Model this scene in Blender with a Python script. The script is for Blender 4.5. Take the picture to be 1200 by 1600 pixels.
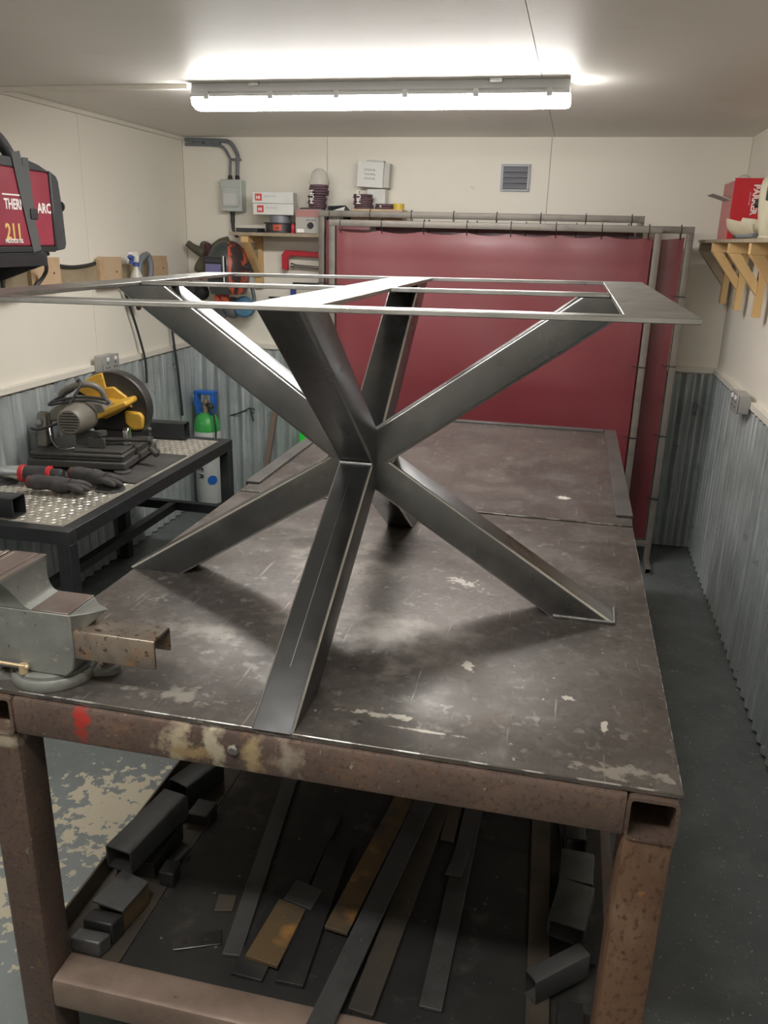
import bpy, bmesh, math, random
from mathutils import Vector, Matrix
random.seed(7)
for o in list(bpy.data.objects): bpy.data.objects.remove(o, do_unlink=True)
scene = bpy.context.scene
COL = scene.collection

# ---------------------------------------------------------------- camera, world, exposure
cam_data = bpy.data.cameras.new('camera')
cam = bpy.data.objects.new('camera', cam_data)
COL.objects.link(cam)
scene.camera = cam
F_PX, PITCH, YAW, ROLL, CZ = 1268.8, -0.3254, -0.2151, 0.0256, 1.66
cam_data.sensor_fit = 'HORIZONTAL'
cam_data.sensor_width = 36.0
cam_data.lens = F_PX / 1200.0 * 36.0
cam_data.clip_start = 0.02
fw = Vector((math.sin(YAW)*math.cos(PITCH), math.cos(YAW)*math.cos(PITCH), math.sin(PITCH)))
rt = Vector((math.cos(YAW), -math.sin(YAW), 0))
up = rt.cross(fw)
r2 = math.cos(ROLL)*rt + math.sin(ROLL)*up
u2 = -math.sin(ROLL)*rt + math.cos(ROLL)*up
cam.matrix_world = Matrix(((r2.x, u2.x, -fw.x, 0), (r2.y, u2.y, -fw.y, 0), (r2.z, u2.z, -fw.z, CZ), (0, 0, 0, 1)))

world = bpy.data.worlds.new('world'); scene.world = world
world.use_nodes = True
world.node_tree.nodes['Background'].inputs[0].default_value = (0.8, 0.85, 0.9, 1)
world.node_tree.nodes['Background'].inputs[1].default_value = 0.05
vs = scene.view_settings
vs.view_transform = 'Standard'; vs.look = 'None'; vs.gamma = 1.0; vs.exposure = 0.0
vs.use_curve_mapping = False
LAMP_FRONT, LAMP_REAR = 64.0, 52.0       # emission of the two ceiling battens

# room measures (metres); camera stands at x=0, y=0
XL, XR, YB, YF, ZC, ZW = -2.2665, 0.799, 4.70, -1.3, 2.178, 1.014

# ---------------------------------------------------------------- helpers
WLOC = {}
def wl(o): return WLOC.get(o.name, Vector((0, 0, 0))) if o else Vector((0, 0, 0))
def tag(o, label=None, cat=None, group=None, kind=None):
    if label: o['label'] = label
    if cat: o['category'] = cat
    if group: o['group'] = group
    if kind: o['kind'] = kind
    return o
def thing(name, label, cat, loc=(0, 0, 0), group=None):
    o = bpy.data.objects.new(name, None); COL.objects.link(o)
    o.empty_display_size = 0.1
    o.location = loc; WLOC[o.name] = Vector(loc)
    return tag(o, label, cat, group)
def T(loc=(0, 0, 0), rz=0, rx=0, ry=0):
    return Matrix.Translation(loc) @ Matrix.Rotation(rz, 4, 'Z') @ Matrix.Rotation(ry, 4, 'Y') @ Matrix.Rotation(rx, 4, 'X')
def frame(p, x, y=None, z=None):
    """matrix with local x along x and local z near z"""
    x = Vector(x).normalized()
    z = Vector(z if z is not None else (0, 0, 1))
    y = z.cross(x)
    if y.length < 1e-6: y = Vector((0, 1, 0)).cross(x)
    y.normalize(); z = x.cross(y)
    return Matrix(((x.x, y.x, z.x, p[0]), (x.y, y.y, z.y, p[1]), (x.z, y.z, z.z, p[2]), (0, 0, 0, 1)))

class MB:
    def __init__(s, M=None): s.v = []; s.f = []; s.M = M or Matrix.Identity(4)
    def add(s, vs, fs, M=None):
        n = len(s.v); m = s.M @ M if M is not None else s.M
        s.v += [m @ Vector(p) for p in vs]
        s.f += [tuple(i + n for i in f) for f in fs]
        return s
    def box(s, x0, x1, y0, y1, z0, z1, M=None):
        vs = [(x, y, z) for x in (x0, x1) for y in (y0, y1) for z in (z0, z1)]
        return s.add(vs, [(0, 1, 3, 2), (4, 6, 7, 5), (0, 4, 5, 1), (2, 3, 7, 6), (0, 2, 6, 4), (1, 5, 7, 3)], M)
    def bar(s, p0, p1, w, h, M=None, z=None):
        p0, p1 = Vector(p0), Vector(p1); L = (p1 - p0).length
        m = frame(p0, p1 - p0, z=z)
        return s.box(0, L, -w/2, w/2, -h/2, h/2, (M @ m) if M is not None else m)
    def prism(s, pts, h, M=None):
        n = len(pts)
        a = sum(pts[i][0]*pts[(i+1) % n][1] - pts[(i+1) % n][0]*pts[i][1] for i in range(n))
        if a < 0: pts = pts[::-1]
        vs = [(x, y, 0) for x, y in pts] + [(x, y, h) for x, y in pts]
        fs = [tuple(range(n))[::-1], tuple(range(n, 2*n))] + [(i, (i+1) % n, n+(i+1) % n, n+i) for i in range(n)]
        return s.add(vs, fs, M)
    def prism_y(s, pts, y0, y1, M=None):
        """polygon in x,z extruded along y"""
        m = Matrix(((1, 0, 0, 0), (0, 0, -1, y1), (0, 1, 0, 0), (0, 0, 0, 1)))
        return s.prism(pts, y1 - y0, (M @ m) if M is not None else m)
    def prism_x(s, pts, x0, x1, M=None):
        """polygon in y,z extruded along x"""
        m = Matrix(((0, 0, 1, x0), (1, 0, 0, 0), (0, 1, 0, 0), (0, 0, 0, 1)))
        return s.prism(pts, x1 - x0, (M @ m) if M is not None else m)
    def lathe(s, prof, n=24, M=None, cap=True):
        vs = []; fs = []
        for r, z in prof:
            for i in range(n):
                a = 2*math.pi*i/n; vs.append((r*math.cos(a), r*math.sin(a), z))
        for k in range(len(prof)-1):
            for i in range(n):
                j = (i+1) % n
                fs.append((k*n+i, k*n+j, (k+1)*n+j, (k+1)*n+i))
        if cap:
            fs.append(tuple(range(n))[::-1]); fs.append(tuple((len(prof)-1)*n+i for i in range(n)))
        return s.add(vs, fs, M)
    def cyl(s, p0, p1, r0, r1=None, n=16):
        p0, p1 = Vector(p0), Vector(p1); L = (p1-p0).length
        d = (p1-p0).normalized(); q = d.to_track_quat('Z', 'Y').to_matrix().to_4x4()
        return s.lathe([(r0, 0), (r1 if r1 is not None else r0, L)], n, Matrix.Translation(p0) @ q)
    def sweep(s, path, r, n=8, closed=False):
        P = [Vector(p) for p in path]; N = len(P); vs = []; fs = []; prev = None
        for i in range(N):
            t = (P[(i+1) % N] - P[i-1]) if closed else (P[min(i+1, N-1)] - P[max(i-1, 0)])
            t.normalize()
            if prev is None:
                a = Vector((0, 0, 1)) if abs(t.z) < .9 else Vector((1, 0, 0))
                nx = t.cross(a).normalized()
            else:
                nx = (prev - t*prev.dot(t)).normalized()
            prev = nx; ny = t.cross(nx)
            rr = r[i] if isinstance(r, (list, tuple)) else r
            for k in range(n):
                a = 2*math.pi*k/n; vs.append(P[i] + rr*(math.cos(a)*nx + math.sin(a)*ny))
        for i in range(N if closed else N-1):
            for k in range(n):
                a, b = i*n+k, i*n+(k+1) % n; i2 = (i+1) % N
                fs.append((a, b, i2*n+(k+1) % n, i2*n+k))
        if not closed:
            fs.append(tuple(range(n))[::-1]); fs.append(tuple((N-1)*n+k for k in range(n)))
        return s.add(vs, fs)
    def tube(s, p0, p1, w, h, t, z=None, rad=None):
        """hollow rectangular tube with open ends and rounded corners"""
        p0, p1 = Vector(p0), Vector(p1); L = (p1-p0).length; m = frame(p0, p1-p0, z=z)
        r = rad if rad is not None else min(w, h)*.09
        def ring(w, h, r):
            o = []
            for cx, cy, a0 in ((w/2-r, h/2-r, 0), (-w/2+r, h/2-r, 90), (-w/2+r, -h/2+r, 180), (w/2-r, -h/2+r, 270)):
                for k in range(3):
                    a = math.radians(a0+45*k); o.append((cx+r*math.cos(a), cy+r*math.sin(a)))
            return o
        A = ring(w, h, r); B_ = ring(w-2*t, h-2*t, max(r-t, .0006)); n = len(A)
        vs = [(x, a, b) for x in (0, L) for a, b in A] + [(x, a, b) for x in (0, L) for a, b in B_]
        fs = []
        for i in range(n):
            j = (i+1) % n
            fs += [(i, j, n+j, n+i), (2*n+i, 3*n+i, 3*n+j, 2*n+j), (i, 2*n+i, 2*n+j, j), (n+i, n+j, 3*n+j, 3*n+i)]
        return s.add(vs, fs, m)
    def ball(s, c, rx, ry=None, rz=None, n=16, k=10, M=None):
        ry = rx if ry is None else ry; rz = rx if rz is None else rz
        prof = [(max(math.sin(math.pi*i/k), .01), -math.cos(math.pi*i/k)) for i in range(k+1)]
        m = Matrix.Translation(c) @ (M or Matrix.Identity(4)) @ Matrix.Diagonal((rx, ry, rz, 1))
        return s.lathe(prof, n, m)
    def build(s, name, mat, parent=None, bevel=0, seg=2, smooth=None, base=None):
        xs = [p.x for p in s.v]; ys = [p.y for p in s.v]; zs = [p.z for p in s.v]
        o0 = Vector(base) if base is not None else Vector(((min(xs)+max(xs))/2, (min(ys)+max(ys))/2, min(zs)))
        me = bpy.data.meshes.new(name)
        me.from_pydata([tuple(p-o0) for p in s.v], [], s.f)
        bm = bmesh.new(); bm.from_mesh(me); bmesh.ops.recalc_face_normals(bm, faces=bm.faces[:]); bm.to_mesh(me); bm.free()
        me.update()
        if smooth is not None:
            me.shade_smooth(); me.set_sharp_from_angle(angle=math.radians(smooth))
        me.materials.append(MAT[mat])
        ob = bpy.data.objects.new(name, me); COL.objects.link(ob)
        if parent: ob.parent = parent
        ob.location = o0 - wl(parent); WLOC[ob.name] = o0
        if bevel:
            b = ob.modifiers.new('bevel', 'BEVEL'); b.width = bevel; b.segments = seg; b.limit_method = 'ANGLE'; b.angle_limit = math.radians(35)
            if smooth is None:
                me.shade_smooth(); me.set_sharp_from_angle(angle=math.radians(40)); b.harden_normals = False
        return ob

def spline(pts, n=6):
    P = [Vector(p) for p in pts]; out = []
    for i in range(len(P)-1):
        a, b, c, d = P[max(i-1, 0)], P[i], P[i+1], P[min(i+2, len(P)-1)]
        for k in range(n):
            t = k/n
            out.append(.5*((2*b) + (c-a)*t + (2*a-5*b+4*c-d)*t*t + (3*b-a-3*c+d)*t**3))
    out.append(P[-1]); return out

def text(name, body, size, origin, right, upv, mat, parent, bold=.0, sx=1.0, align='LEFT', depth=.0006):
    cu = bpy.data.curves.new(name, 'FONT'); cu.body = body; cu.size = size; cu.align_x = align
    cu.offset = bold; cu.extrude = depth; cu.resolution_u = 2
    tmp = bpy.data.objects.new('tmp_text', cu); COL.objects.link(tmp)
    dg = bpy.context.evaluated_depsgraph_get(); dg.update()
    me = bpy.data.meshes.new_from_object(tmp.evaluated_get(dg))
    bpy.data.objects.remove(tmp, do_unlink=True)
    x = Vector(right).normalized(); y = Vector(upv).normalized(); z = x.cross(y)
    m = Matrix(((x.x*sx, y.x, z.x, 0), (x.y*sx, y.y, z.y, 0), (x.z*sx, y.z, z.z, 0), (0, 0, 0, 1)))
    me.transform(m); me.name = name
    me.materials.clear(); me.materials.append(MAT[mat])
    ob = bpy.data.objects.new(name, me); COL.objects.link(ob); ob.parent = parent
    ob.location = Vector(origin) - wl(parent); WLOC[ob.name] = Vector(origin)
    return ob

# ---------------------------------------------------------------- materials
MAT = {}
def mk(name, base, rough=.5, metal=0, var=None, spots=(), blobs=(), bump=None, stretch=(1, 1, 1), world_co=False,
       rvar=None, coat=0, trans=0, emit=None, alpha=None, streak=None, spec=None):
    m = bpy.data.materials.new(name); m.use_nodes = True; MAT[name] = m
    nt = m.node_tree; N = nt.nodes; L = nt.links; P = N['Principled BSDF']
    rgba = lambda c: (c[0], c[1], c[2], 1)
    P.inputs['Base Color'].default_value = rgba(base); P.inputs['Roughness'].default_value = rough
    P.inputs['Metallic'].default_value = metal
    if coat: P.inputs['Coat Weight'].default_value = coat; P.inputs['Coat Roughness'].default_value = .15
    if trans: P.inputs['Transmission Weight'].default_value = trans
    if spec is not None: P.inputs['Specular IOR Level'].default_value = spec
    if alpha is not None: P.inputs['Alpha'].default_value = alpha
    if emit: P.inputs['Emission Color'].default_value = rgba(emit[0]); P.inputs['Emission Strength'].default_value = emit[1]
    if world_co:
        co = N.new('ShaderNodeNewGeometry').outputs['Position']
    else:
        tc = N.new('ShaderNodeTexCoord'); oi = N.new('ShaderNodeObjectInfo')
        ml = N.new('ShaderNodeMath'); ml.operation = 'MULTIPLY'; ml.inputs[1].default_value = 37.0
        L.new(oi.outputs['Random'], ml.inputs[0])
        ad = N.new('ShaderNodeVectorMath'); ad.operation = 'ADD'
        L.new(tc.outputs['Object'], ad.inputs[0]); L.new(ml.outputs[0], ad.inputs[1]); co = ad.outputs[0]
    def noise(scale, detail=5, st=stretch, rgh=.6):
        mp = N.new('ShaderNodeMapping'); mp.inputs['Scale'].default_value = st; L.new(co, mp.inputs['Vector'])
        n = N.new('ShaderNodeTexNoise'); n.inputs['Scale'].default_value = scale; n.inputs['Detail'].default_value = detail
        n.inputs['Roughness'].default_value = rgh
        L.new(mp.outputs[0], n.inputs['Vector']); return n.outputs['Fac']
    def rng(sock, lo, hi, a=0., b=1.):
        r = N.new('ShaderNodeMapRange'); r.inputs[1].default_value = lo; r.inputs[2].default_value = hi
        r.inputs[3].default_value = a; r.inputs[4].default_value = b; L.new(sock, r.inputs[0]); return r.outputs[0]
    cur = None
    def mix(fac, col):
        nonlocal cur
        x = N.new('ShaderNodeMix'); x.data_type = 'RGBA'
        if cur is None: x.inputs[6].default_value = rgba(base)
        else: L.new(cur, x.inputs[6])
        x.inputs[7].default_value = rgba(col); L.new(fac, x.inputs[0]); cur = x.outputs[2]
    if var:
        for c, sc, lo, hi in (var if isinstance(var, list) else [var]): mix(rng(noise(sc), lo, hi), c)
    if streak:
        c, sc, st, lo, hi = streak; mix(rng(noise(sc, 3, st), lo, hi), c)
    for c, sc, lo, hi in spots: mix(rng(noise(sc, 3), lo, hi), c)
    for c, ctr, rad, amt, nsc, soft in blobs:
        sb = N.new('ShaderNodeVectorMath'); sb.operation = 'SUBTRACT'; L.new(co, sb.inputs[0]); sb.inputs[1].default_value = ctr
        dv = N.new('ShaderNodeVectorMath'); dv.operation = 'DIVIDE'; L.new(sb.outputs[0], dv.inputs[0]); dv.inputs[1].default_value = rad
        ln = N.new('ShaderNodeVectorMath'); ln.operation = 'LENGTH'; L.new(dv.outputs[0], ln.inputs[0])
        nz = rng(noise(nsc, 5, (1, 1, 1)), .25, .75, -amt, amt)
        s = N.new('ShaderNodeMath'); s.operation = 'ADD'; L.new(ln.outputs['Value'], s.inputs[0]); L.new(nz, s.inputs[1])
        mix(rng(s.outputs[0], 1, 1-soft), c)
    if cur is not None: L.new(cur, P.inputs['Base Color'])
    if rvar:
        sc, a, b = rvar; L.new(rng(noise(sc), .3, .7, a, b), P.inputs['Roughness'])
    if bump:
        st, sc = bump; b = N.new('ShaderNodeBump'); b.inputs['Strength'].default_value = st; b.inputs['Distance'].default_value = .003
        L.new(noise(sc, 6), b.inputs['Height']); L.new(b.outputs[0], P.inputs['Normal'])
    return m

CREAM = (.82, .775, .685)
mk('wall_paint', CREAM, .55, var=[((.77, .72, .625), 1.2, .45, .8)], spots=[((.5, .45, .37), 9, .74, .8)], bump=(.12, 30), world_co=True)
mk('backing', (.12, .11, .1), .9)
mk('ceiling_paint', (.79, .765, .705), .5, var=[((.735, .705, .64), 1.5, .4, .75), ((.70, .66, .56), 5, .62, .8)], spots=[((.42, .38, .33), 13, .77, .81)], bump=(.15, 14), world_co=True)
mk('galvanised', (.50, .545, .55), .36, .45, var=[((.37, .41, .415), 5, .4, .7)], streak=((.68, .72, .72), 22, (4, 4, .12), .54, .68), spots=[((.80, .82, .80), 60, .69, .72)], rvar=(9, .26, .50), world_co=True)
mk('floor_paint', (.128, .140, .136), .5, var=[((.092, .100, .098), 3.5, .42, .7), ((.165, .175, .168), 9, .55, .75)],
   spots=[((.52, .52, .48), 90, .665, .69), ((.36, .35, .30), 34, .69, .715)],
   blobs=[((.215, .235, .235), (-1.2, 1.5, 0), (.7, .9, 1), .3, 3, .8),
          ((.52, .465, .35), (-1.20, 1.82, 0), (.17, .15, 1), 1.8, 24, .12), ((.50, .45, .34), (-1.33, 1.40, 0), (.12, .13, 1), 2.0, 26, .12), ((.50, .45, .34), (-1.0, 2.1, 0), (.10, .10, 1), 1.9, 15, .10)], rvar=(6, .35, .6), bump=(.2, 40), world_co=True)
mk('trim_white', (.74, .70, .62), .45)
mk('steel_leg', (.20, .202, .207), .32, 1.0, var=[((.125, .127, .132), 3.5, .30, .80)], streak=((.36, .36, .36), 6, (1, 1, 1), .48, .95), rvar=(4, .24, .40))
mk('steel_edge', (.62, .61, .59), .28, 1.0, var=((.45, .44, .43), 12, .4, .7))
mk('steel_bright', (.42, .415, .40), .34, 1.0, var=[((.30, .30, .29), 9, .45, .7)], rvar=(14, .26, .44), bump=(.04, 120))
mk('weld', (.36, .36, .36), .35, 1.0, bump=(.6, 120))
mk('bench_plate', (.122, .106, .095), .42, .5,
   var=[((.080, .070, .063), 2.6, .40, .66), ((.165, .148, .133), 7, .50, .78), ((.135, .092, .066), 4, .60, .80), ((.17, .155, .142), 34, .50, .80), ((.062, .055, .05), 80, .55, .80)],
   streak=((.25, .23, .205), 7, (13, .7, 1), .66, .72), spots=[((.42, .39, .345), 55, .715, .75), ((.22, .205, .185), 30, .62, .72), ((.035, .03, .028), 21, .72, .79)],
   blobs=[((.80, .77, .70), (.03, 2.56, .88), (.022, .018, .1), .5, 60, .2), ((.40, .37, .33), (-.20, 1.80, .88), (.030, .022, .1), 1.2, 45, .3),
          ((.46, .42, .36), (-.26, 1.19, .88), (.05, .010, .1), 1.0, 40, .35), ((.34, .31, .27), (.14, 1.13, .88), (.06, .018, .1), 1.3, 34, .5),
          ((.30, .275, .24), (-.62, 1.16, .88), (.08, .022, .1), 1.2, 34, .6), ((.55, .52, .46), (-.13, 1.40, .88), (.012, .020, .1), 1.0, 60, .25),
          ((.24, .225, .20), (-.70, 1.40, .88), (.09, .045, .1), 1.0, 20, .9), ((.60, .56, .49), (.12, 1.25, .88), (.006, .022, .1), .6, 60, .25),
          ((.46, .42, .36), (-.17, 1.16, .88), (.06, .004, .1), .6, 40, .4), ((.5, .47, .41), (.06, 1.33, .88), (.010, .008, .1), .8, 70, .3),
          ((.26, .24, .215), (-.32, 1.50, .88), (.18, .14, .1), 1.0, 12, 1.0), ((.27, .25, .22), (-.55, 1.85, .88), (.16, .12, .1), 1.0, 12, 1.0)],
   rvar=(7, .30, .52), bump=(.12, 45), world_co=True)
mk('worn_edge', (.16, .145, .13), .35, .8, var=((.55, .53, .50), 22, .48, .56), world_co=True)
mk('bench_strip', (.15, .145, .14), .4, .6, var=((.10, .10, .10), 9, .45, .7))
mk('bench_frame', (.150, .104, .084), .45, .3, var=[((.095, .068, .058), 5, .40, .68), ((.21, .125, .078), 9, .55, .80)],
   spots=[((.085, .05, .038), 120, .52, .72), ((.32, .27, .22), 70, .68, .73), ((.24, .125, .065), 40, .60, .80)],
   blobs=[((.42, .35, .245), (-.59, 1.088, .83), (.032, .05, .05), .9, 40, .8), ((.44, .38, .28), (-.525, 1.088, .84), (.024, .05, .05), .9, 40, .8),
          ((.36, .25, .13), (-.56, 1.088, .815), (.05, .05, .02), 1.0, 50, .9), ((.36, .27, .15), (-.455, 1.088, .83), (.026, .05, .05), .9, 40, .9), ((.32, .27, .21), (-.39, 1.088, .84), (.03, .05, .045), .9, 36, .9),
          ((.42, .040, .03), (-.775, 1.088, .845), (.020, .05, .042), .9, 40, .9), ((.40, .34, .25), (-.93, 1.09, .78), (.05, .05, .02), .8, 30, .7),
          ((.45, .18, .05), (.20, 1.09, .66), (.008, .05, .008), .8, 70, .6)],
   rvar=(9, .32, .55), bump=(.35, 55), world_co=True)
mk('bench_leg_rust', (.235, .135, .082), .45, .25, var=[((.15, .085, .055), 6, .42, .70), ((.30, .20, .14), 10, .56, .80)],
   spots=[((.10, .05, .03), 110, .54, .70), ((.42, .19, .06), 38, .66, .76)], stretch=(1, 1, .6), bump=(.35, 55))
mk('bench_lower', (.29, .215, .17), .45, .25, var=[((.19, .135, .105), 6, .42, .70)], spots=[((.62, .52, .4), 34, .73, .76), ((.12, .07, .05), 24, .70, .76)], bump=(.3, 50))
mk('shelf_steel', (.042, .041, .038), .5, .4, var=[((.03, .03, .03), 4, .4, .65), ((.09, .082, .07), 12, .58, .76)], spots=[((.22, .21, .19), 55, .70, .75)], rvar=(9, .35, .6))
mk('scrap_dark', (.035, .034, .034), .45, .5, var=((.07, .067, .062), 8, .5, .75))
mk('scrap_grey', (.10, .10, .10), .45, .5, var=((.06, .058, .055), 9, .45, .7), spots=[((.2, .2, .2), 50, .7, .75)])
mk('scrap_brown', (.085, .068, .05), .55, .3, var=((.05, .042, .035), 8, .45, .7))
mk('scrap_rust', (.13, .085, .04), .6, .3, var=[((.06, .05, .04), 9, .45, .65), ((.34, .17, .05), 12, .58, .75)])
mk('scrap_spotted', (.07, .058, .045), .55, .3, var=((.045, .04, .035), 8, .45, .7), spots=[((.50, .33, .11), 45, .69, .72)])
mk('black_steel', (.028, .030, .033), .42, .2, var=((.055, .057, .06), 9, .5, .75), bump=(.1, 50))
mk('tread_plate', (.40, .375, .32), .45, .3, var=((.20, .19, .165), 8, .45, .7))
mk('tread_bright', (.66, .63, .55), .35, .45)
mk('dark_mat', (.062, .060, .058), .7, 0, var=((.095, .09, .085), 7, .5, .75), bump=(.2, 60))
mk('cast_dark', (.085, .082, .076), .55, .3, var=((.095, .09, .08), 9, .5, .75), bump=(.25, 60))
mk('motor_grey', (.20, .185, .155), .5, .1, var=((.12, .11, .095), 8, .45, .7))
mk('yellow_paint', (.62, .36, .045), .42, 0, var=((.40, .23, .04), 9, .52, .75), coat=.2)
mk('guard_dark', (.060, .057, .054), .38, .4, var=((.09, .085, .08), 8, .5, .75))
mk('rubber', (.018, .018, .018), .6)
mk('black_plastic', (.035, .037, .040), .45, var=((.06, .06, .062), 10, .5, .75))
mk('cable_black', (.03, .032, .033), .5)
mk('cable_grey', (.16, .175, .19), .5)
mk('chrome', (.55, .54, .52), .25, 1.0)
mk('vise_paint', (.235, .24, .222), .42, .4, var=[((.18, .185, .17), 14, .42, .68)], spots=[((.33, .29, .24), 50, .60, .70), ((.10, .09, .08), 60, .64, .70)], bump=(.25, 40))
mk('vise_steel', (.30, .245, .215), .38, .7, var=((.22, .175, .155), 14, .45, .7), bump=(.1, 60))
mk('slide_rust', (.27, .225, .18), .34, .65, var=[((.17, .14, .115), 18, .40, .66), ((.34, .19, .10), 26, .54, .72)], spots=[((.09, .06, .045), 80, .58, .64)], bump=(.15, 50))
mk('brass', (.62, .48, .30), .4, .6)
mk('red_pvc', (.175, .016, .025), .42, 0, var=((.15, .014, .022), 3, .45, .7), bump=(.3, 6), spec=.9, coat=.35)
mk('screen_frame', (.215, .19, .165), .5, .3, var=((.15, .13, .115), 14, .5, .75))
mk('clear_film', (.55, .38, .36), .12, 0, spec=.8)
mk('white_plastic', (.74, .74, .70), .4)
mk('housing_grey', (.60, .60, .60), .45)
mk('diffuser_front', (.9, .9, .88), .3, emit=((1.0, .98, .94), LAMP_FRONT))
mk('diffuser_rear', (.9, .9, .88), .3, emit=((1.0, .98, .94), LAMP_REAR))
mk('grey_box', (.50, .53, .50), .45)
mk('socket_grey', (.42, .42, .41), .4, .4)
mk('vent_grey', (.24, .245, .27), .4, .1)
mk('vent_dark', (.05, .05, .06), .6)
mk('pine', (.66, .44, .20), .55, var=((.56, .35, .145), 6, .4, .7), stretch=(3, 3, .5), bump=(.1, 40))
mk('pine_grey', (.36, .29, .20), .6, var=((.27, .215, .15), 6, .4, .7), stretch=(3, 3, .6))
mk('mdf', (.56, .40, .25), .6, var=((.45, .29, .155), 7, .45, .7), spots=[((.2, .13, .08), 26, .73, .77)])
mk('old_plank', (.36, .29, .19), .65, var=((.28, .22, .14), 8, .45, .7))
mk('machine_red', (.26, .030, .052), .4, var=((.30, .04, .065), 4, .5, .7), spec=.6)
mk('charcoal', (.045, .047, .050), .5, var=((.07, .072, .075), 12, .5, .75))
mk('strap', (.085, .088, .088), .7)
mk('print_white', (.86, .84, .80), .5)
mk('print_gold', (.72, .52, .16), .45)
mk('print_red', (.62, .045, .03), .5)
mk('print_dark', (.06, .05, .06), .6)
mk('carton_white', (.72, .71, .68), .6, var=((.64, .63, .6), 8, .5, .75))
mk('carton_red', (.58, .018, .03), .45)
mk('carton_pink', (.50, .16, .16), .45)
mk('carton_grey', (.52, .52, .48), .6)
mk('cream_plastic', (.66, .60, .44), .42, var=((.56, .50, .36), 7, .5, .75))
mk('disc_purple', (.11, .06, .075), .75, var=((.16, .095, .11), 20, .45, .7), bump=(.5, 120))
mk('clear_plastic', (.75, .72, .66), .2, alpha=.42)
mk('copper_wire', (.42, .20, .11), .35, .8)
mk('spool_black', (.045, .042, .045), .45)
mk('device_grey', (.42, .40, .37), .45)
mk('device_pink', (.42, .20, .19), .45)
mk('yellow_tape', (.62, .46, .06), .5)
mk('clamp_red', (.50, .022, .04), .4, coat=.2)
mk('clamp_blue', (.03, .06, .30), .45)
mk('helmet_shell', (.052, .060, .056), .4, var=((.085, .09, .075), 5, .45, .7))
mk('helmet_flame', (.05, .035, .035), .4, streak=((.52, .085, .045), 16, (1.2, 1.2, .45), .50, .56))
mk('lens_purple', (.20, .19, .36), .12, 0, spec=.9)
mk('leather', (.13, .115, .07), .75, var=((.07, .06, .045), 9, .45, .7), bump=(.5, 30))
mk('leather_maroon', (.07, .022, .03), .7)
mk('respirator_blue', (.055, .16, .27), .5)
mk('respirator_grey', (.15, .16, .17), .5)
mk('orange_red', (.52, .085, .045), .5, spots=[((.12, .03, .02), 40, .6, .66)])
mk('glove_grey', (.055, .052, .052), .8, var=((.09, .085, .085), 20, .45, .7), bump=(.5, 60))
mk('glove_maroon', (.12, .045, .045), .8, bump=(.5, 60))
mk('tool_red', (.55, .03, .035), .45)
mk('bottle_clear', (.68, .66, .58), .3, alpha=.8)
mk('trigger_blue', (.05, .09, .33), .4)
mk('liquid_yellow', (.55, .60, .07), .35)
mk('gas_white', (.62, .64, .62), .4, var=((.54, .56, .54), 6, .5, .75))
mk('gas_green', (.06, .42, .09), .4, var=((.5, .55, .45), 9, .62, .66))
mk('gas_blue', (.02, .13, .52), .4)
mk('green_plastic', (.02, .62, .05), .4)
mk('stick_brown', (.20, .14, .11), .7)
mk('wire_dark', (.06, .06, .06), .4, .8)

# ---------------------------------------------------------------- room shell
def struct(o): o['kind'] = 'structure'; return o
floor = struct(MB().box(XL-.15, XR+.15, YF-.1, YB+.12, -.08, 0).build('floor', 'floor_paint'))
ceiling = struct(MB().box(XL-.15, XR+.15, YF-.1, YB+.12, ZC+.012, ZC+.08).build('ceiling', 'backing'))
wall_left = struct(MB().box(XL-.13, XL-.012, YF-.1, YB+.12, 0, ZC+.012).build('wall_left', 'backing'))
wall_right = struct(MB().box(XR+.012, XR+.13, YF-.1, YB+.12, 0, ZC+.012).build('wall_right', 'backing'))
wall_back = struct(MB().box(XL-.012, XR+.012, YB+.012, YB+.12, 0, ZC+.012).build('wall_back', 'backing'))
wall_front = struct(MB().box(XL-.012, XR+.012, YF-.1, YF, 0, ZC+.012).build('wall_front', 'wall_paint'))
G = .0011
for x0, x1 in ((XL-.012, -.168), (-.168, XR+.012)):
    for y0, y1 in ((YF, .9), (.9, YB+.012)):
        MB().box(x0+G, x1-G, y0+G, y1-G, ZC, ZC+.012).build('ceiling_board', 'ceiling_paint', ceiling)
for y0, y1 in ((YF, 1.21), (1.21, 2.43), (2.43, 3.645), (3.645, YB)):
    MB().box(XL-.012, XL, y0+G, y1-G, 0, ZC).build('wall_board', 'wall_paint', wall_left)
for y0, y1 in ((YF, 1.0), (1.0, 2.22), (2.22, 3.44), (3.44, YB)):
    MB().box(XR, XR+.012, y0+G, y1-G, 0, ZC).build('wall_board', 'wall_paint', wall_right)
for x0, x1 in ((XL, -1.40), (-1.40, -.182), (-.182, XR)):
    MB().box(x0+G, x1-G, YB, YB+.012, 0, ZC).build('wall_board', 'wall_paint', wall_back)

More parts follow.
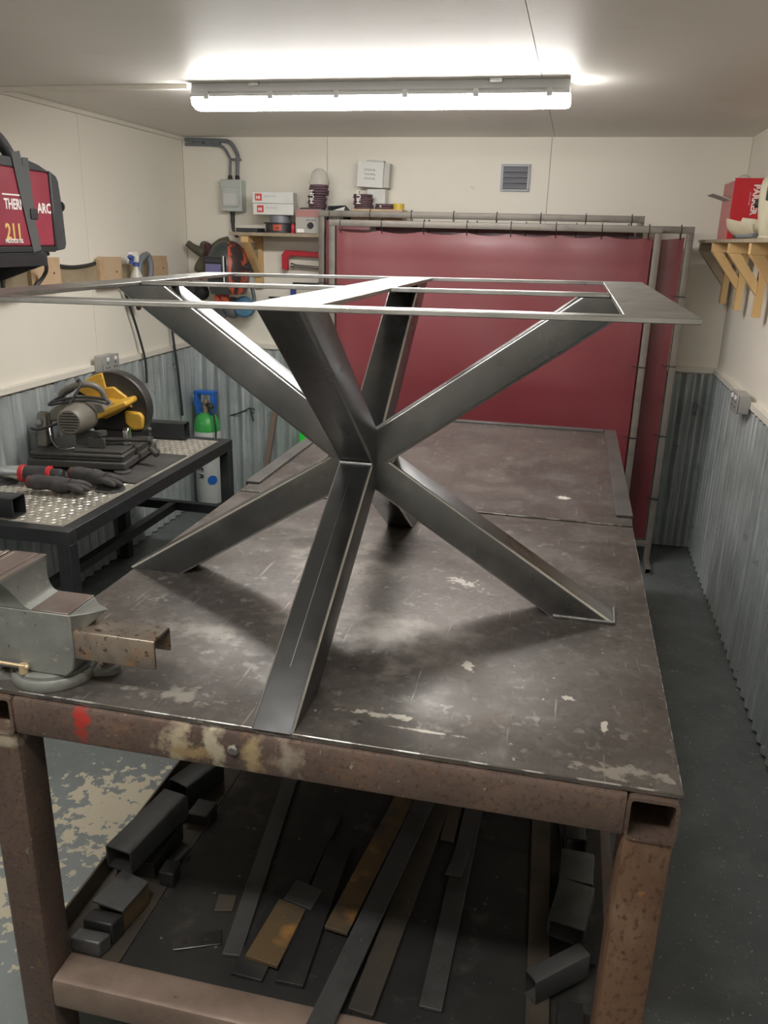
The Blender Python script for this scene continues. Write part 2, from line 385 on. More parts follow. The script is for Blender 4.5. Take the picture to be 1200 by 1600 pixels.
def sheet(parent, p0, d, nrm, L, z0, z1, off=.0, amp=.0115, pitch=.0762, th=.001):
    """corrugated sheet standing on edge: starts at p0, runs along d, faces nrm"""
    d = Vector(d); nrm = Vector(nrm); n = max(2, int(L/pitch*8)); vs = []; fs = []
    for back in (0, 1):
        for z in (z0, z1):
            for i in range(n+1):
                u = L*i/n
                q = Vector(p0) + d*u + nrm*(off + .0135 + amp*math.cos(2*math.pi*u/pitch) - back*th)
                vs.append((q.x, q.y, z))
    m = n+1
    for i in range(n):
        fs += [(i, i+1, m+i+1, m+i), (2*m+i, 3*m+i, 3*m+i+1, 2*m+i+1), (i, 2*m+i, 2*m+i+1, i+1), (m+i, m+i+1, 3*m+i+1, 3*m+i)]
    fs += [(0, m, 3*m, 2*m), (n, 2*m+n, 3*m+n, m+n)]
    return MB().add(vs, fs).build('corrugated_sheet', 'galvanised', parent, smooth=60)
W = .0762*10
y = YB - .02; k = 0
while y > YF + .1:
    L = min(W, y - YF - .02)
    sheet(wall_left, (XL, y, 0), (0, -1, 0), (1, 0, 0), L, .006, ZW-.014+.006*(k % 2), off=.0015*(k % 2))
    sheet(wall_right, (XR, y, 0), (0, -1, 0), (-1, 0, 0), L, .012+.01*((k*3) % 2), ZW-.012, off=.0015*(k % 2))
    y -= W - .0762; k += 1
x = XL + .022; k = 0
while x < XR - .06:
    L = min(W, XR - .022 - x)
    if k == 0:
        sheet(wall_back, (x, YB, 0), (1, 0, 0), (0, -1, 0), L, .006, .30, off=.0)
        sheet(wall_back, (x, YB, 0), (1, 0, 0), (0, -1, 0), L, .27, ZW-.012, off=.0025)
    else:
        sheet(wall_back, (x, YB, 0), (1, 0, 0), (0, -1, 0), L, .006, ZW-.012, off=.0015*(k % 2))
    x += W - .0762; k += 1
struct(MB().box(XL, XL+.024, YF+.01, YB-.026, ZW-.006, ZW+.022).build('trim_1', 'trim_white', bevel=.002))
struct(MB().box(XR-.024, XR, YF+.01, YB-.026, ZW-.006, ZW+.024).build('trim_2', 'trim_white', bevel=.002))
struct(MB().box(XL, XR, YB-.024, YB, ZW-.006, ZW+.024).build('trim_3', 'trim_white', bevel=.002))
# white cable trunking: along the wall/ceiling corner, then across to the lamp
struct(MB().box(XL, XL+.022, YF+.02, YB-.002, ZC-.02, ZC).build('trim_4', 'trim_white', bevel=.002))
tag(MB().box(XL+.022, -1.452, 3.075, 3.093, ZC-.018, ZC).build('cable_trunking', 'trim_white', bevel=.002),
    'white square cable trunking crossing the ceiling to the tube light', 'trunking')

# ---------------------------------------------------------------- ceiling battens
def batten(x0, x1, yc, label, mat):
    t = thing('tube_light', label, 'light', ((x0+x1)/2, yc, ZC-.09), 'ceiling tube lights')
    h = .055
    MB().prism_x([(yc-h*1.16, ZC-.047), (yc-h*1.16, ZC-.036), (yc-h*.98, ZC-.030), (yc-h*.86, ZC-.003), (yc-h*.8, ZC), (yc+h*.8, ZC), (yc+h*.86, ZC-.003), (yc+h*.98, ZC-.030), (yc+h*1.16, ZC-.036), (yc+h*1.16, ZC-.047)], x0+.004, x1-.004).build('housing', 'housing_grey', t, bevel=.003)
    pts = [(yc+h*.99, ZC-.0475)]
    for i in range(9):
        a = math.pi*i/8
        pts.append((yc+h*.98*math.cos(a), ZC-.0485-.038*math.sin(a)**.75))
    pts.append((yc-h*.99, ZC-.0475))
    b = MB(); n = len(pts)
    stations = [(x0, .80), (x0+.006, .93), (x0+.02, 1.0), (x1-.02, 1.0), (x1-.006, .93), (x1, .80)]
    vs = []; fs = []
    for sx, s in stations:
        for (py, pz) in pts: vs.append((sx, yc+(py-yc)*s, ZC-.0475+(pz-ZC+.0475)*s))
    for i in range(len(stations)-1):
        for j in range(n):
            k = (j+1) % n; fs.append((i*n+j, i*n+k, (i+1)*n+k, (i+1)*n+j))
    fs.append(tuple(range(n))); fs.append(tuple((len(stations)-1)*n+j for j in range(n))[::-1])
    b.add(vs, fs).build('diffuser', mat, t, smooth=50)
    m = 6
    for i in range(m):
        cx = x0+.07+(x1-x0-.14)*i/(m-1)
        for s in (-1, 1):
            MB().box(cx-.010, cx+.010, yc+s*h*1.16-.004, yc+s*h*1.16+.004, ZC-.056, ZC-.030).build('clip', 'housing_grey', t, bevel=.002)
    for cx in (x0+.25, x1-.25):
        MB().box(cx-.02, cx+.02, yc-h-.006, yc-h*.7, ZC-.012, ZC).build('mounting_bracket', 'chrome', t)
    return t
batten(-1.437, -.070, 3.115, 'lit white tube light batten on the ceiling above the table base', 'diffuser_front')
batten(-1.437, -.070, .40, 'lit white tube light batten on the ceiling behind the work bench', 'diffuser_rear')

# ---------------------------------------------------------------- main welding bench
BX0, BX1, BY0, BYS, BY1, HB = -.9856, .2323, 1.0963, 2.332, 3.61, .88
bench = thing('welding_bench', 'large rusty steel welding bench with dark plate top and lower shelf', 'workbench', ((BX0+BX1)/2, (BY0+BY1)/2, 0))
for o in (MB().box(BX0, BX1, BY0, BYS-.002, HB-.010, HB).build('top_plate', 'bench_plate', bench, bevel=.002),
          MB().box(BX0, BX1, BYS+.005, BY1, HB-.010, HB+.002).build('top_plate', 'bench_plate', bench, bevel=.002)):
    o.data.materials.append(MAT['worn_edge']); o.modifiers['bevel'].material = 1
MB().box(BX0, BX1, BYS-.03, BYS+.03, HB-.03, HB-.0105).build('seam_strip', 'scrap_dark', bench)
for xa, xb in ((BX0-.012, BX0+.036), (BX1-.044, BX1+.004)):
    b = MB().box(xa, xb, BYS+.08, BY1+.004, HB+.0025, HB+.010)
    xe = xa if xa < -.5 else xb-.005
    b.box(xe, xe+.005, BYS+.08, BY1+.004, HB-.035, HB+.0025)
    b.build('edge_angle', 'bench_strip', bench, bevel=.001)
MB().box(BX0+.04, BX1-.048, BY1-.030, BY1+.004, HB+.0025, HB+.010).build('edge_strip', 'bench_strip', bench, bevel=.001)
LX, RX, S = -.985, .152, .077          # left faces of the two side rails, tube size
RY0 = 1.086
for xa in (LX, RX):
    MB().tube((xa+S/2, RY0, HB-.011-S/2), (xa+S/2, 3.60, HB-.011-S/2), S, S, .006, rad=.011).build('side_rail', 'bench_frame', bench, smooth=40)
for ya in (RY0+.002, 2.29, 3.52):
    MB().tube((LX+S+.001, ya+S/2, HB-.011-S/2), (RX-.001, ya+S/2, HB-.011-S/2), S-.002, S, .006, rad=.010).build('cross_rail', 'bench_frame', bench, smooth=40)
for xa in (LX, RX):
    for ya in (RY0+.004, 2.29, 3.52):
        MB().tube((xa+S/2, ya+S/2, 0), (xa+S/2, ya+S/2, HB-.0115-S), S, S, .006, z=(0, 1, 0), rad=.011).build('leg', 'bench_leg_rust' if xa > 0 else 'bench_frame', bench, smooth=40)
for ya in (RY0+.004, 3.52):
    MB().tube((LX+S+.001, ya+S/2, .171), (RX-.001, ya+S/2, .171), S, .076, .006, rad=.012).build('lower_rail', 'bench_lower', bench, smooth=40)
for xa in (LX, RX):
    for y0, y1 in ((RY0+.004+S, 2.289), (2.29+S, 3.519)):
        MB().tube((xa+S/2, y0+.001, .160), (xa+S/2, y1, .160), S, .07, .006, rad=.010).build('lower_rail', 'bench_frame', bench, smooth=40)
MB().box(LX+.03, -.802, RY0+.08, 3.52, .1955, .2005).build('shelf_plate', 'scrap_brown', bench)
MB().box(-.799, -.30, RY0+.08, 3.52, .1955, .1995).build('shelf_plate', 'shelf_steel', bench)
MB().box(-.297, .20, RY0+.08, 3.52, .1955, .1990).build('shelf_plate', 'shelf_steel', bench)
MB().box(LX+.022, LX+.027, RY0+.085, 3.515, .196, .250).build('shelf_lip', 'scrap_brown', bench)
MB().lathe([(.010, 0), (.010, .004), (.006, .007)], 12, T((-.487, RY0+.002, .838), rx=math.pi/2)).build('bolt', 'chrome', bench)
# ---------------------------------------------------------------- starburst table base
XC, YC, ZH, SEC = -.421, 1.700, 1.200, .076
def ztop(x): return 1.5695 + (x-.1685)*.0135/1.1915
table = thing('table_base', 'bare steel starburst table base with eight box legs and flat top frame', 'table base', (XC, YC, HB))
def rsq(s, r):
    o = []
    for cx, cy, a0 in ((s/2-r, s/2-r, 0), (-s/2+r, s/2-r, 90), (-s/2+r, -s/2+r, 180), (s/2-r, -s/2+r, 270)):
        for k in range(5):
            a = math.radians(a0+22.5*k); o.append((cx+r*math.cos(a), cy+r*math.sin(a)))
    return o
def leg(dx, dy, rad, z_end, name='leg'):
    H = Vector((XC, YC, ZH)); tgt = Vector((XC+dx*rad, YC+dy*rad, z_end))
    d = (tgt-H).normalized(); upz = 1 if z_end > ZH else -1
    m = frame(H - d*.15, d)
    rot = Matrix(((0, 0, 1, 0), (1, 0, 0, 0), (0, 1, 0, 0), (0, 0, 0, 1)))
    b = MB(); b.prism(rsq(SEC, .007), (tgt-H).length+.35, m @ rot)
    me = bpy.data.meshes.new(name); me.from_pydata([tuple(p-Vector((XC, YC, HB))) for p in b.v], [], b.f)
    bm = bmesh.new(); bm.from_mesh(me); bm.faces.ensure_lookup_table()
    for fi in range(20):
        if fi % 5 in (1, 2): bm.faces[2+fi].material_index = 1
    off = Vector((XC, YC, HB))
    slope = Vector((-.01133*(1 if upz > 0 else 0), 0, 1)).normalized()*upz
    def cut(pt, nrm):
        g = bm.verts[:]+bm.edges[:]+bm.faces[:]
        r = bmesh.ops.bisect_plane(bm, geom=g, plane_co=Vector(pt)-off, plane_no=Vector(nrm), clear_outer=True)
        ed = [e for e in r['geom_cut'] if isinstance(e, bmesh.types.BMEdge)]
        if ed: bmesh.ops.contextual_create(bm, geom=ed)
    cut(tgt, slope)
    cut((XC, YC, ZH), (0, 0, -upz))
    cut((XC+dx*.004, YC+dy*.004, ZH), (-dx, -dy, 0))
    bmesh.ops.recalc_face_normals(bm, faces=bm.faces[:]); bm.to_mesh(me); bm.free()
    me.shade_smooth(); me.set_sharp_from_angle(angle=math.radians(35))
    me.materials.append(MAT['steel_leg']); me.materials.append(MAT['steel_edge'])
    o = bpy.data.objects.new(name, me); COL.objects.link(o); o.parent = table; WLOC[o.name] = Vector((XC, YC, HB))
    return o, d, m
DIRS = ((1, 0), (-1, 0), (0, -1), (0, 1))
for dx, dy in DIRS:
    rl = .505 if dx else (.533 if dy < 0 else .515)
    lo, d, m = leg(dx, dy, rl, HB+.0004)
    if dy:      # mill seam line down the middle of the sloping face
        n = Vector((0, dy*abs(d.z), abs(Vector((d.x, d.y)).length)))
        a = Vector((XC-.002, YC, ZH)) + d*.12 + n*(SEC/2+.0002); e = Vector((XC-.002, YC, ZH)) + d*(rl/abs(d.y)-.06) + n*(SEC/2+.0002)
        MB().bar(a, e, .0014, .0008, z=n).build('mill_seam', 'steel_bright', lo)
    ru = .497 if dx else .472
    xt = XC+dx*ru
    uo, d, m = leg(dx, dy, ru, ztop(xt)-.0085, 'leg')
    # weld bead between upper and lower leg
    rr = .0675
    c = Vector((XC+dx*rr, YC+dy*rr, ZH)); tdir = Vector((-dy, dx, 0))
    MB().sweep([c+tdir*(SEC*.46*(i/6-1)) + Vector((dx, dy, 0))*(.002+.0010*(i % 2)) for i in range(13)], .0045, 6).build('weld_bead', 'weld', table, smooth=60)
    fc = Vector((XC+dx*(rl+.068), YC+dy*(rl+.068), HB+.0042))
    if dx > 0:
        MB().sweep([Vector((XC+dx*(rl-.062), YC-SEC/2-.001, HB+.0042)), fc+Vector((0, -SEC/2-.001, 0)), fc+Vector((.002, SEC/2, 0))], .0038, 6).build('weld_bead', 'weld', table, smooth=60)
# top frame: flat bar rails and plates, very slightly out of level
FX0, FX1, FY0, FY1 = -1.0231, .1685, 1.155, 2.238
def flat(name, x0, x1, y0, y1, th=.008, lift=0):
    b = MB(); vs = []
    for x in (x0, x1):
        for y in (y0, y1):
            for z in (ztop(x)-th+lift, ztop(x)+lift): vs.append((x, y, z))
    b.add(vs, [(0, 1, 3, 2), (4, 6, 7, 5), (0, 4, 5, 1), (2, 3, 7, 6), (0, 2, 6, 4), (1, 5, 7, 3)])
    return b.build(name, 'steel_bright', table, bevel=.0012)
PW = .098
flat('end_plate', FX0, FX0+PW, FY0+.0405, FY1-.0405)
flat('end_plate', FX1-PW, FX1, FY0+.0405, FY1-.0405)
flat('cross_plate', XC-.055, XC+.055, FY0+.0405, FY1-.0405)
flat('long_rail', FX0, FX1, FY0, FY0+.040)
flat('long_rail', FX0, FX1, FY1-.040, FY1)
flat('centre_rail', FX0+PW+.0005, XC-.0555, YC-.02, YC+.02)
flat('centre_rail', XC+.0555, FX1-PW-.0005, YC-.02, YC+.02)

# ---------------------------------------------------------------- bench vise
VY = 1.158
vise = thing('bench_vise', 'grey cast engineers vise bolted to the bench corner', 'vise', (-.872, 1.165, HB))
b = MB(); b.lathe([(.074, .0003), (.076, .003), (.076, .018), (.073, .022)], 40, T((-.872, 1.172, HB)))
for lx, ly in ((-.783, 1.205), (-.961, 1.142), (-.90, 1.255)):
    b.lathe([(.024, .0003), (.024, .013), (.022, .015)], 20, T((lx, ly, HB)))
    b.bar((-.872, 1.172, HB+.0075), (lx, ly, HB+.0075), .046, .0145)
base = b.build('swivel_base', 'vise_paint', vise, smooth=40)
for lx, ly in ((-.783, 1.205), (-.961, 1.142), (-.90, 1.255)):
    bo = MB().lathe([(.016, 0), (.016, .002)], 16, T((lx, ly, HB+.0151))).lathe([(.0115, .002), (.0115, .010), (.010, .011)], 6, T((lx, ly, HB+.0151)))
    bo.build('bolt', 'vise_steel', base)
MB().lathe([(.068, .0225), (.068, .027), (.064, .029)], 40, T((-.872, 1.172, HB))).build('turntable', 'vise_paint', vise, smooth=40)
body = [(-.957, .9095), (-.812, .9095), (-.797, .925), (-.793, .95), (-.793, 1.032), (-.957, 1.032)]
MB().prism_y(body, VY-.040, VY+.042).build('body', 'vise_paint', vise, bevel=.003, smooth=35)
vs = []; fs = []; K = 12
for j in range(K+1):
    t_ = j/K; z_ = 1.0325+.0625*t_
    xb = -.866-.029*math.sqrt(max(0, 1-(1-t_)**2)); w_ = t_**1.7 if t_ < .75 else .613+(t_-.75)/.25*.387
    ya, yb2 = VY-.0402-.034*w_, VY+.0422+.016*w_
    vs += [(-.9572, ya, z_), (xb, ya, z_), (xb, yb2, z_), (-.9572, yb2, z_)]
for j in range(K):
    for i in range(4):
        k = (i+1) % 4; fs.append((j*4+i, j*4+k, j*4+4+k, j*4+4+i))
fs += [(3, 2, 1, 0), (K*4, K*4+1, K*4+2, K*4+3)]
MB().add(vs, fs).build('fixed_jaw', 'vise_paint', vise, smooth=35)
MB().box(-.867, -.795, VY-.040, VY+.042, 1.032, 1.0345).build('anvil_face', 'vise_steel', vise, bevel=.0008)
# horn: flares out of the back face to a point
b = MB()
b.add([(-.794, VY-.040, 1.031), (-.794, VY+.042, 1.031), (-.794, VY+.036, .985), (-.794, VY-.034, .985), (-.738, VY-.006, 1.036), (-.770, VY-.026, 1.0315), (-.772, VY+.018, 1.0315), (-.765, VY-.004, 1.012)],
      [(0, 5, 4, 6, 1), (0, 3, 7, 5), (5, 7, 4), (1, 6, 7, 2), (6, 4, 7), (3, 2, 7), (0, 1, 2, 3)])
b.build('horn', 'vise_paint', vise, bevel=.0015)
MB().box(-.957, -.912, VY-.073, VY+.057, 1.0955, 1.0975).build('jaw_top', 'vise_steel', vise, bevel=.0006)
MB().box(-.9105, -.8965, VY-.073, VY+.057, 1.0955, 1.0970).build('jaw_top', 'vise_steel', vise, bevel=.0006)
MB().box(-.966, -.9575, VY-.072, VY+.056, 1.060, 1.097).build('jaw_plate', 'vise_steel', vise, bevel=.001)
MB().box(-.979, -.9705, VY-.072, VY+.056, 1.060, 1.097).build('jaw_plate', 'vise_steel', vise, bevel=.001)
mj = [(-1.045, .955), (-1.052, 1.03), (-1.04, 1.08), (-1.03, 1.095), (-.9795, 1.095), (-.9795, .945), (-1.0, .935)]
MB().prism_y(mj, VY-.074, VY+.058).build('moving_jaw', 'vise_paint', vise, bevel=.005, smooth=35)
ch = [(-.030, -.055), (-.030, -.006), (-.028, -.002), (-.024, 0), (.024, 0), (.028, -.002), (.030, -.006), (.030, -.046), (.0245, -.046), (.0245, -.0065), (.0225, -.0055), (-.0225, -.0055), (-.0245, -.0065), (-.0245, -.055)]
MB().prism_x([(VY-.006+p, 1.0015+q) for p, q in ch], -.7935, -.640).build('slide', 'slide_rust', vise, bevel=.0008)
MB().cyl((-1.052, VY, .985), (-1.085, VY, .985), .016, .014).cyl((-1.072, VY, .90), (-1.072, VY, 1.07), .006).build('screw_handle', 'vise_steel', vise, smooth=40)
b = MB().cyl((-.893, VY-.046, .9093), (-.893, VY-.046, .926), .008, n=14).cyl((-.885, VY-.048, .9235), (-.945, VY-.052, .9275), .0032, n=10).ball((-.884, VY-.048, .9234), .0048).ball((-.946, VY-.052, .9276), .0045)
b.build('lock_lever', 'brass', vise, smooth=45)

# ---------------------------------------------------------------- welding screens
def screen(label, x0, x1, y, ztop_, zbot, foot0, foot1, hooks, post=.032):
    t = thing('welding_screen', label, 'screen', ((x0+x1)/2, y, 0), 'red welding screens against the back wall')
    p = post
    for xa in (x0, x1-p):
        MB().tube((xa+p/2, y, .036), (xa+p/2, y, ztop_-p-.0005), p, p, .003, z=(0, 1, 0)).build('post', 'screen_frame', t, smooth=40)
    MB().tube((x0, y, ztop_-p/2), (x1, y, ztop_-p/2), p, p, .003).build('top_rail', 'screen_frame', t, smooth=40)
    MB().tube((x0+p+.0005, y, zbot+p/2), (x1-p-.0005, y, zbot+p/2), p, p, .003).build('bottom_rail', 'screen_frame', t, smooth=40)
    for xa in (x0, x1-p):
        MB().tube((xa+p/2, foot0, .018), (xa+p/2, foot1, .018), p, .034, .003).build('foot', 'screen_frame', t, smooth=40)
    # hanging curtain: gentle waves, scalloped upper hem between the ties
    cx0, cx1, cz0, cz1 = x0+p+.008, x1-p-.008, zbot+p+.012, ztop_-p-.016
    nx, nz = 72, 40; vs = []; fs = []
    for k in range(nz+1):
        for i in range(nx+1):
            u = i/nx; w = k/nz
            sag = .014*abs(math.sin(math.pi*u*hooks))**.8*max(0, (w-.80)/.2)
            wave = .0045*math.sin(u*hooks*math.pi+1.3)*w + .003*math.sin(u*23+w*5) + .002*math.sin(w*17+u*9)
            hem = .0035*math.exp(-((w-.955)/.010)**2) + .003*(math.exp(-((u-.03)/.006)**2)+math.exp(-((u-.97)/.006)**2))
            vs.append((cx0+(cx1-cx0)*u, y-wave-hem-.002, cz0+(cz1-cz0)*w-sag))
    m = nx+1; off = len(vs)
    vs += [(a, b+.0012, c) for a, b, c in vs]
    for k in range(nz):
        for i in range(nx):
            a = k*m+i; fs.append((a, a+1, a+m+1, a+m)); fs.append((off+a, off+a+m, off+a+m+1, off+a+1))
    for i in range(nx):
        fs.append((i, off+i, off+i+1, i+1)); a = nz*m+i; fs.append((a, a+1, off+a+1, off+a))
    for k in range(nz):
        a = k*m; fs.append((a, a+m, off+a+m, off+a)); a = k*m+nx; fs.append((a, off+a, off+a+m, a+m))
    cur = MB().add(vs, fs).build('curtain', 'red_pvc', t, smooth=70)
    for i in range(hooks+1):
        hx = cx0+.02+(cx1-cx0-.04)*i/hooks
        P = [(hx, y+.021*math.cos(a), ztop_-p/2-.012+.036*math.sin(a)) for a in [2*math.pi*k/14 for k in range(14)]]
        MB().sweep(P, .0022, 5, closed=True).build('cable_tie', 'wire_dark', t)
    for xa, s in ((x0+p/2, 1), (x1-p/2, -1)):
        for zz in (.38, .72, 1.08, 1.42):
            MB().bar((xa-.0175*s, y-.019, zz), (xa+.052*s, y-.0192, zz+.004), .004, .004).build('cable_tie', 'wire_dark', t)
    return t
screen('red welding curtain screen at the back, with its grey rail showing above the others', -1.360, .307, 4.418, 1.792, .12, 4.28, 4.435, 7)
screen('red welding curtain screen nearest the wall corner, poking out beside the others', -1.06, .538, 4.352, 1.746, .105, 4.195, 4.37, 6)
screen('front red welding curtain screen standing right behind the welding bench', -1.256, .383, 4.262, 1.744, .12, 4.10, 4.29, 7)

# ---------------------------------------------------------------- back wall: vent, switch box, shelf
t = thing('air_vent', 'small grey louvred air vent on the white back wall', 'vent', (-.358, YB, 1.91))
vx0, vx1, vz0, vz1 = -.434, -.282, 1.912, 2.046
b = MB()
for a in ((vx0, vx1, vz0, vz0+.012), (vx0, vx1, vz1-.012, vz1), (vx0, vx0+.013, vz0+.012, vz1-.012), (vx1-.013, vx1, vz0+.012, vz1-.012)): b.box(a[0], a[1], YB-.014, YB, a[2], a[3])
b.build('frame', 'vent_grey', t, bevel=.001)
MB().box(vx0+.013, vx1-.013, YB-.003, YB, vz0+.012, vz1-.012).build('backing', 'vent_dark', t)
for i in range(4):
    z = vz0+.014+i*.0275
    MB().prism_x([(YB-.018, z), (YB-.019, z+.004), (YB-.006, z+.026), (YB-.004, z+.024)], vx0+.0135, vx1-.0135).build('louvre', 'vent_grey', t)

t = thing('isolator_switch', 'grey plastic isolator switch box on the back wall with two conduits', 'switch box', (-1.948, YB, 1.78))
MB().box(-2.012, -1.882, YB-.075, YB, 1.782, 1.952).build('body', 'grey_box', t, bevel=.006)
MB().box(-1.998, -1.900, YB-.083, YB-.0755, 1.806, 1.910).build('cover', 'grey_box', t, bevel=.004)
MB().box(-1.990, -1.912, YB-.086, YB-.0832, 1.816, 1.880).build('window', 'housing_grey', t, bevel=.002)
for gx in (-1.962, -1.918): MB().cyl((gx, YB-.04, 1.952), (gx, YB-.04, 1.975), .014, .011, 12).build('gland', 'rubber', t, smooth=40)
MB().cyl((-1.955, YB-.04, 1.782), (-1.955, YB-.04, 1.755), .015, .012, 12).build('gland', 'rubber', t, smooth=40)
for gx, zt, r, mat in ((-1.962, 2.135, .0085, 'cable_grey'), (-1.918, 2.158, .011, 'cable_grey')):
    P = spline([(gx, YB-.04, 1.975), (gx, YB-.03, 2.05), (gx-.004, YB-.022, zt-.07), (gx-.045, YB-.02, zt-.012), (gx-.11, YB-.02, zt), (XL+.03, YB-.02, zt+.004)], 6)
    MB().sweep(P, r, 8).build('conduit', mat, t, smooth=60)
for cx_, cz_ in ((-2.06, 2.146), (-2.16, 2.147), (-1.94, 2.06)):
    MB().box(cx_-.010, cx_+.034, YB-.034, YB-.0005, cz_-.006, cz_+.006).build('clip', 'cable_grey', t)
MB().sweep(spline([(-1.955, YB-.04, 1.757), (-1.955, YB-.04, 1.72), (-1.951, YB-.04, 1.68), (-1.938, YB-.04, 1.652), (-1.925, YB-.04, 1.652)]), [.013]*6+[.011]*6+[.009]*13, 8).build('cable_stub', 'cable_black', t, smooth=60)

SHZ = 1.672
sh = thing('wall_shelf', 'plain wooden wall shelf behind the red screens', 'shelf', (-1.35, YB-.12, 1.36))
MB().box(-1.895, -.83, YB-.245, YB-.0005, SHZ-.018, SHZ).build('board', 'pine_grey', sh, bevel=.001)
def bracket(parent, x, names=True):
    MB().box(x-.022, x+.022, YB-.028, YB-.0006, 1.362, SHZ-.0185).build('upright', 'pine', parent, bevel=.001)
    MB().box(x-.022, x+.022, YB-.235, YB-.0285, SHZ-.054, SHZ-.0185).build('arm', 'pine', parent, bevel=.001)
    MB().prism_x([(YB-.0285, 1.42), (YB-.0285, 1.468), (YB-.19, SHZ-.0545), (YB-.232, SHZ-.0545)], x-.019, x+.019).build('brace', 'pine', parent, bevel=.001)
for x in (-1.808, -.98): bracket(sh, x)

# things on the wooden shelf
tag(MB().box(-1.86, -1.735, 4.47, 4.60, SHZ+.0003, SHZ+.022).build('plastic_tray', 'black_plastic', bevel=.004), 'flat black plastic tray at the shelf end under the switch box', 'tray')
sp = thing('wire_spool', 'black welding wire spool with orange label lying under two small cartons', 'spool', (-1.635, 4.57, SHZ))
MB().lathe([(.093, .0005), (.093, .006), (.080, .007)], 36, T((-1.635, 4.575, SHZ))).build('flange', 'spool_black', sp, smooth=40)
MB().lathe([(.082, .0065), (.082, .048)], 36, T((-1.635, 4.575, SHZ))).build('wire', 'spool_black', sp, smooth=40)
MB().lathe([(.093, .0485), (.093, .0545)], 36, T((-1.635, 4.575, SHZ))).build('flange', 'spool_black', sp, smooth=40)
MB().lathe([(.058, .055), (.058, .093)], 30, T((-1.635, 4.575, SHZ))).build('hub', 'vent_grey', sp, smooth=40)
b = MB()
vs = []; n = 8
for z in (.012, .044):
    for i in range(n+1):
        a = math.radians(-100+34*i/n); vs.append((-1.635+.0826*math.cos(a), 4.575+.0826*math.sin(a), SHZ+z))
b.add(vs, [(i, i+1, n+2+i, n+1+i) for i in range(n)]).build('label', 'orange_red', sp)
def carton(name, label, x0, x1, y0, y1, z0, z1, rz, body, group=None):
    cx, cy = (x0+x1)/2, (y0+y1)/2
    t = thing(name, label, 'box', (cx, cy, z0), group)
    M = T((cx, cy, 0), rz) @ T((-cx, -cy, 0))
    MB(M).box(x0, x1, y0, y1, z0+.0003, z1).build('carton', body, t, bevel=.0015)
    return t, M
zb = SHZ+.0935
for i, (dx, rz, lab) in enumerate(((.004, .10, 'lower white consumables carton with red square logo on the wire spool'), (-.002, .16, 'upper white consumables carton with red square logo, topmost of two'))):
    z0 = zb+i*.0595
    t, M = carton('small_carton', lab, -1.772+dx, -1.545+dx, 4.50, 4.62, z0, z0+.058, rz, 'carton_white', 'white cartons on the wire spool')
    MB(M).box(-1.762+.012*i+dx*4, -1.725+.012*i+dx*4, 4.4992, 4.4999, z0+.012, z0+.048).build('logo', 'print_red', t)
    text('logo_mark', 'HI', .022, M @ Vector((-1.756+.012*i+dx*4, 4.4988, z0+.021)), M.to_3x3() @ Vector((1, 0, 0)), (0, 0, 1), 'print_white', t, bold=.001)
    text('print', 'MIG NOZZLE', .011, M @ Vector((-1.712+.012*i+dx*4, 4.4992, z0+.032)), M.to_3x3() @ Vector((1, 0, 0)), (0, 0, 1), 'socket_grey', t)
tag(MB().ball((-1.528, 4.475, SHZ+.0265), .011, .011, .026).lathe([(.010, 0), (.012, .008)], 12, T((-1.528, 4.475, SHZ+.0003))).build('marker_pot', 'clamp_red', smooth=60), 'small dark red pot beside the grey control unit', 'pot')
cu = thing('control_unit', 'grey charger box with a black dial on the wooden shelf', 'charger', (-1.44, 4.55, SHZ))
MB().box(-1.512, -1.365, 4.468, 4.62, SHZ+.0003, SHZ+.125).build('case', 'device_grey', cu, bevel=.004)
MB().box(-1.508, -1.369, 4.4665, 4.4678, SHZ+.085, SHZ+.122).build('top_panel', 'device_pink', cu)
MB().box(-1.503, -1.462, 4.4665, 4.4678, SHZ+.006, SHZ+.024).build('label_plate', 'print_white', cu)
MB().cyl((-1.425, 4.4677, SHZ+.042), (-1.425, 4.452, SHZ+.042), .017, .014, 18).build('dial', 'rubber', cu, smooth=40)
for i in range(5): MB().box(-1.447+.011*i, -1.442+.011*i, 4.4665, 4.4678, SHZ+.066, SHZ+.072).build('mark', 'print_dark', cu)
def discroll(label, x, y, z, r, n, th, group='purple abrasive disc rolls on the wooden shelf', marks=True, tilt=0):
    t = thing('abrasive_roll', label, 'abrasive discs', (x, y, z), group)
    for i in range(n):
        MB().lathe([(r*.93, 0), (r, th*.15), (r, th*.82), (r*.93, th*.97)], 26, T((x+.003*math.sin(i*2.1)+tilt*i, y+.003*math.cos(i*1.7), z+.0004+i*th))).build('disc', 'disc_purple', t, smooth=40)
    if marks:
        text('lettering', 'MUM'[:max(1, n-1)] if n > 2 else 'M', min(.032, n*th*.5), (x-.004, y-r-.004, z+n*th*.30), (0, 0, 1), (-1, 0, 0), 'print_white', t, bold=.0006, align='LEFT')
    return t
zc = SHZ+.1255
discroll('flat wide abrasive disc lying on the grey charger box', -1.437, 4.545, zc, .072, 1, .008, marks=False)
discroll('wrapped roll of purple abrasive discs with white lettering on the charger box', -1.408, 4.54, zc+.0085, .050, 6, .0105)
discroll('short bagged stack of purple abrasive discs on top of the lettered roll', -1.398, 4.54, zc+.073, .052, 4, .013, marks=False)
b = MB(); P = [(.050, 0), (.054, .012), (.051, .03), (.046, .048), (.034, .066), (.018, .078), (.010, .082)]
b.lathe([(r_, z_) for r_, z_ in P], 18, T((-1.398, 4.54, zc+.1262)))
b.v = [Vector((p.x+.004*math.sin(p.z*160+i), p.y+.004*math.cos(p.z*140+i*2), p.z)) for i, p in enumerate(b.v)]
tag(b.build('plastic_bag', 'clear_plastic', smooth=70), 'crumpled clear plastic bag atop the stack of purple discs', 'bag')
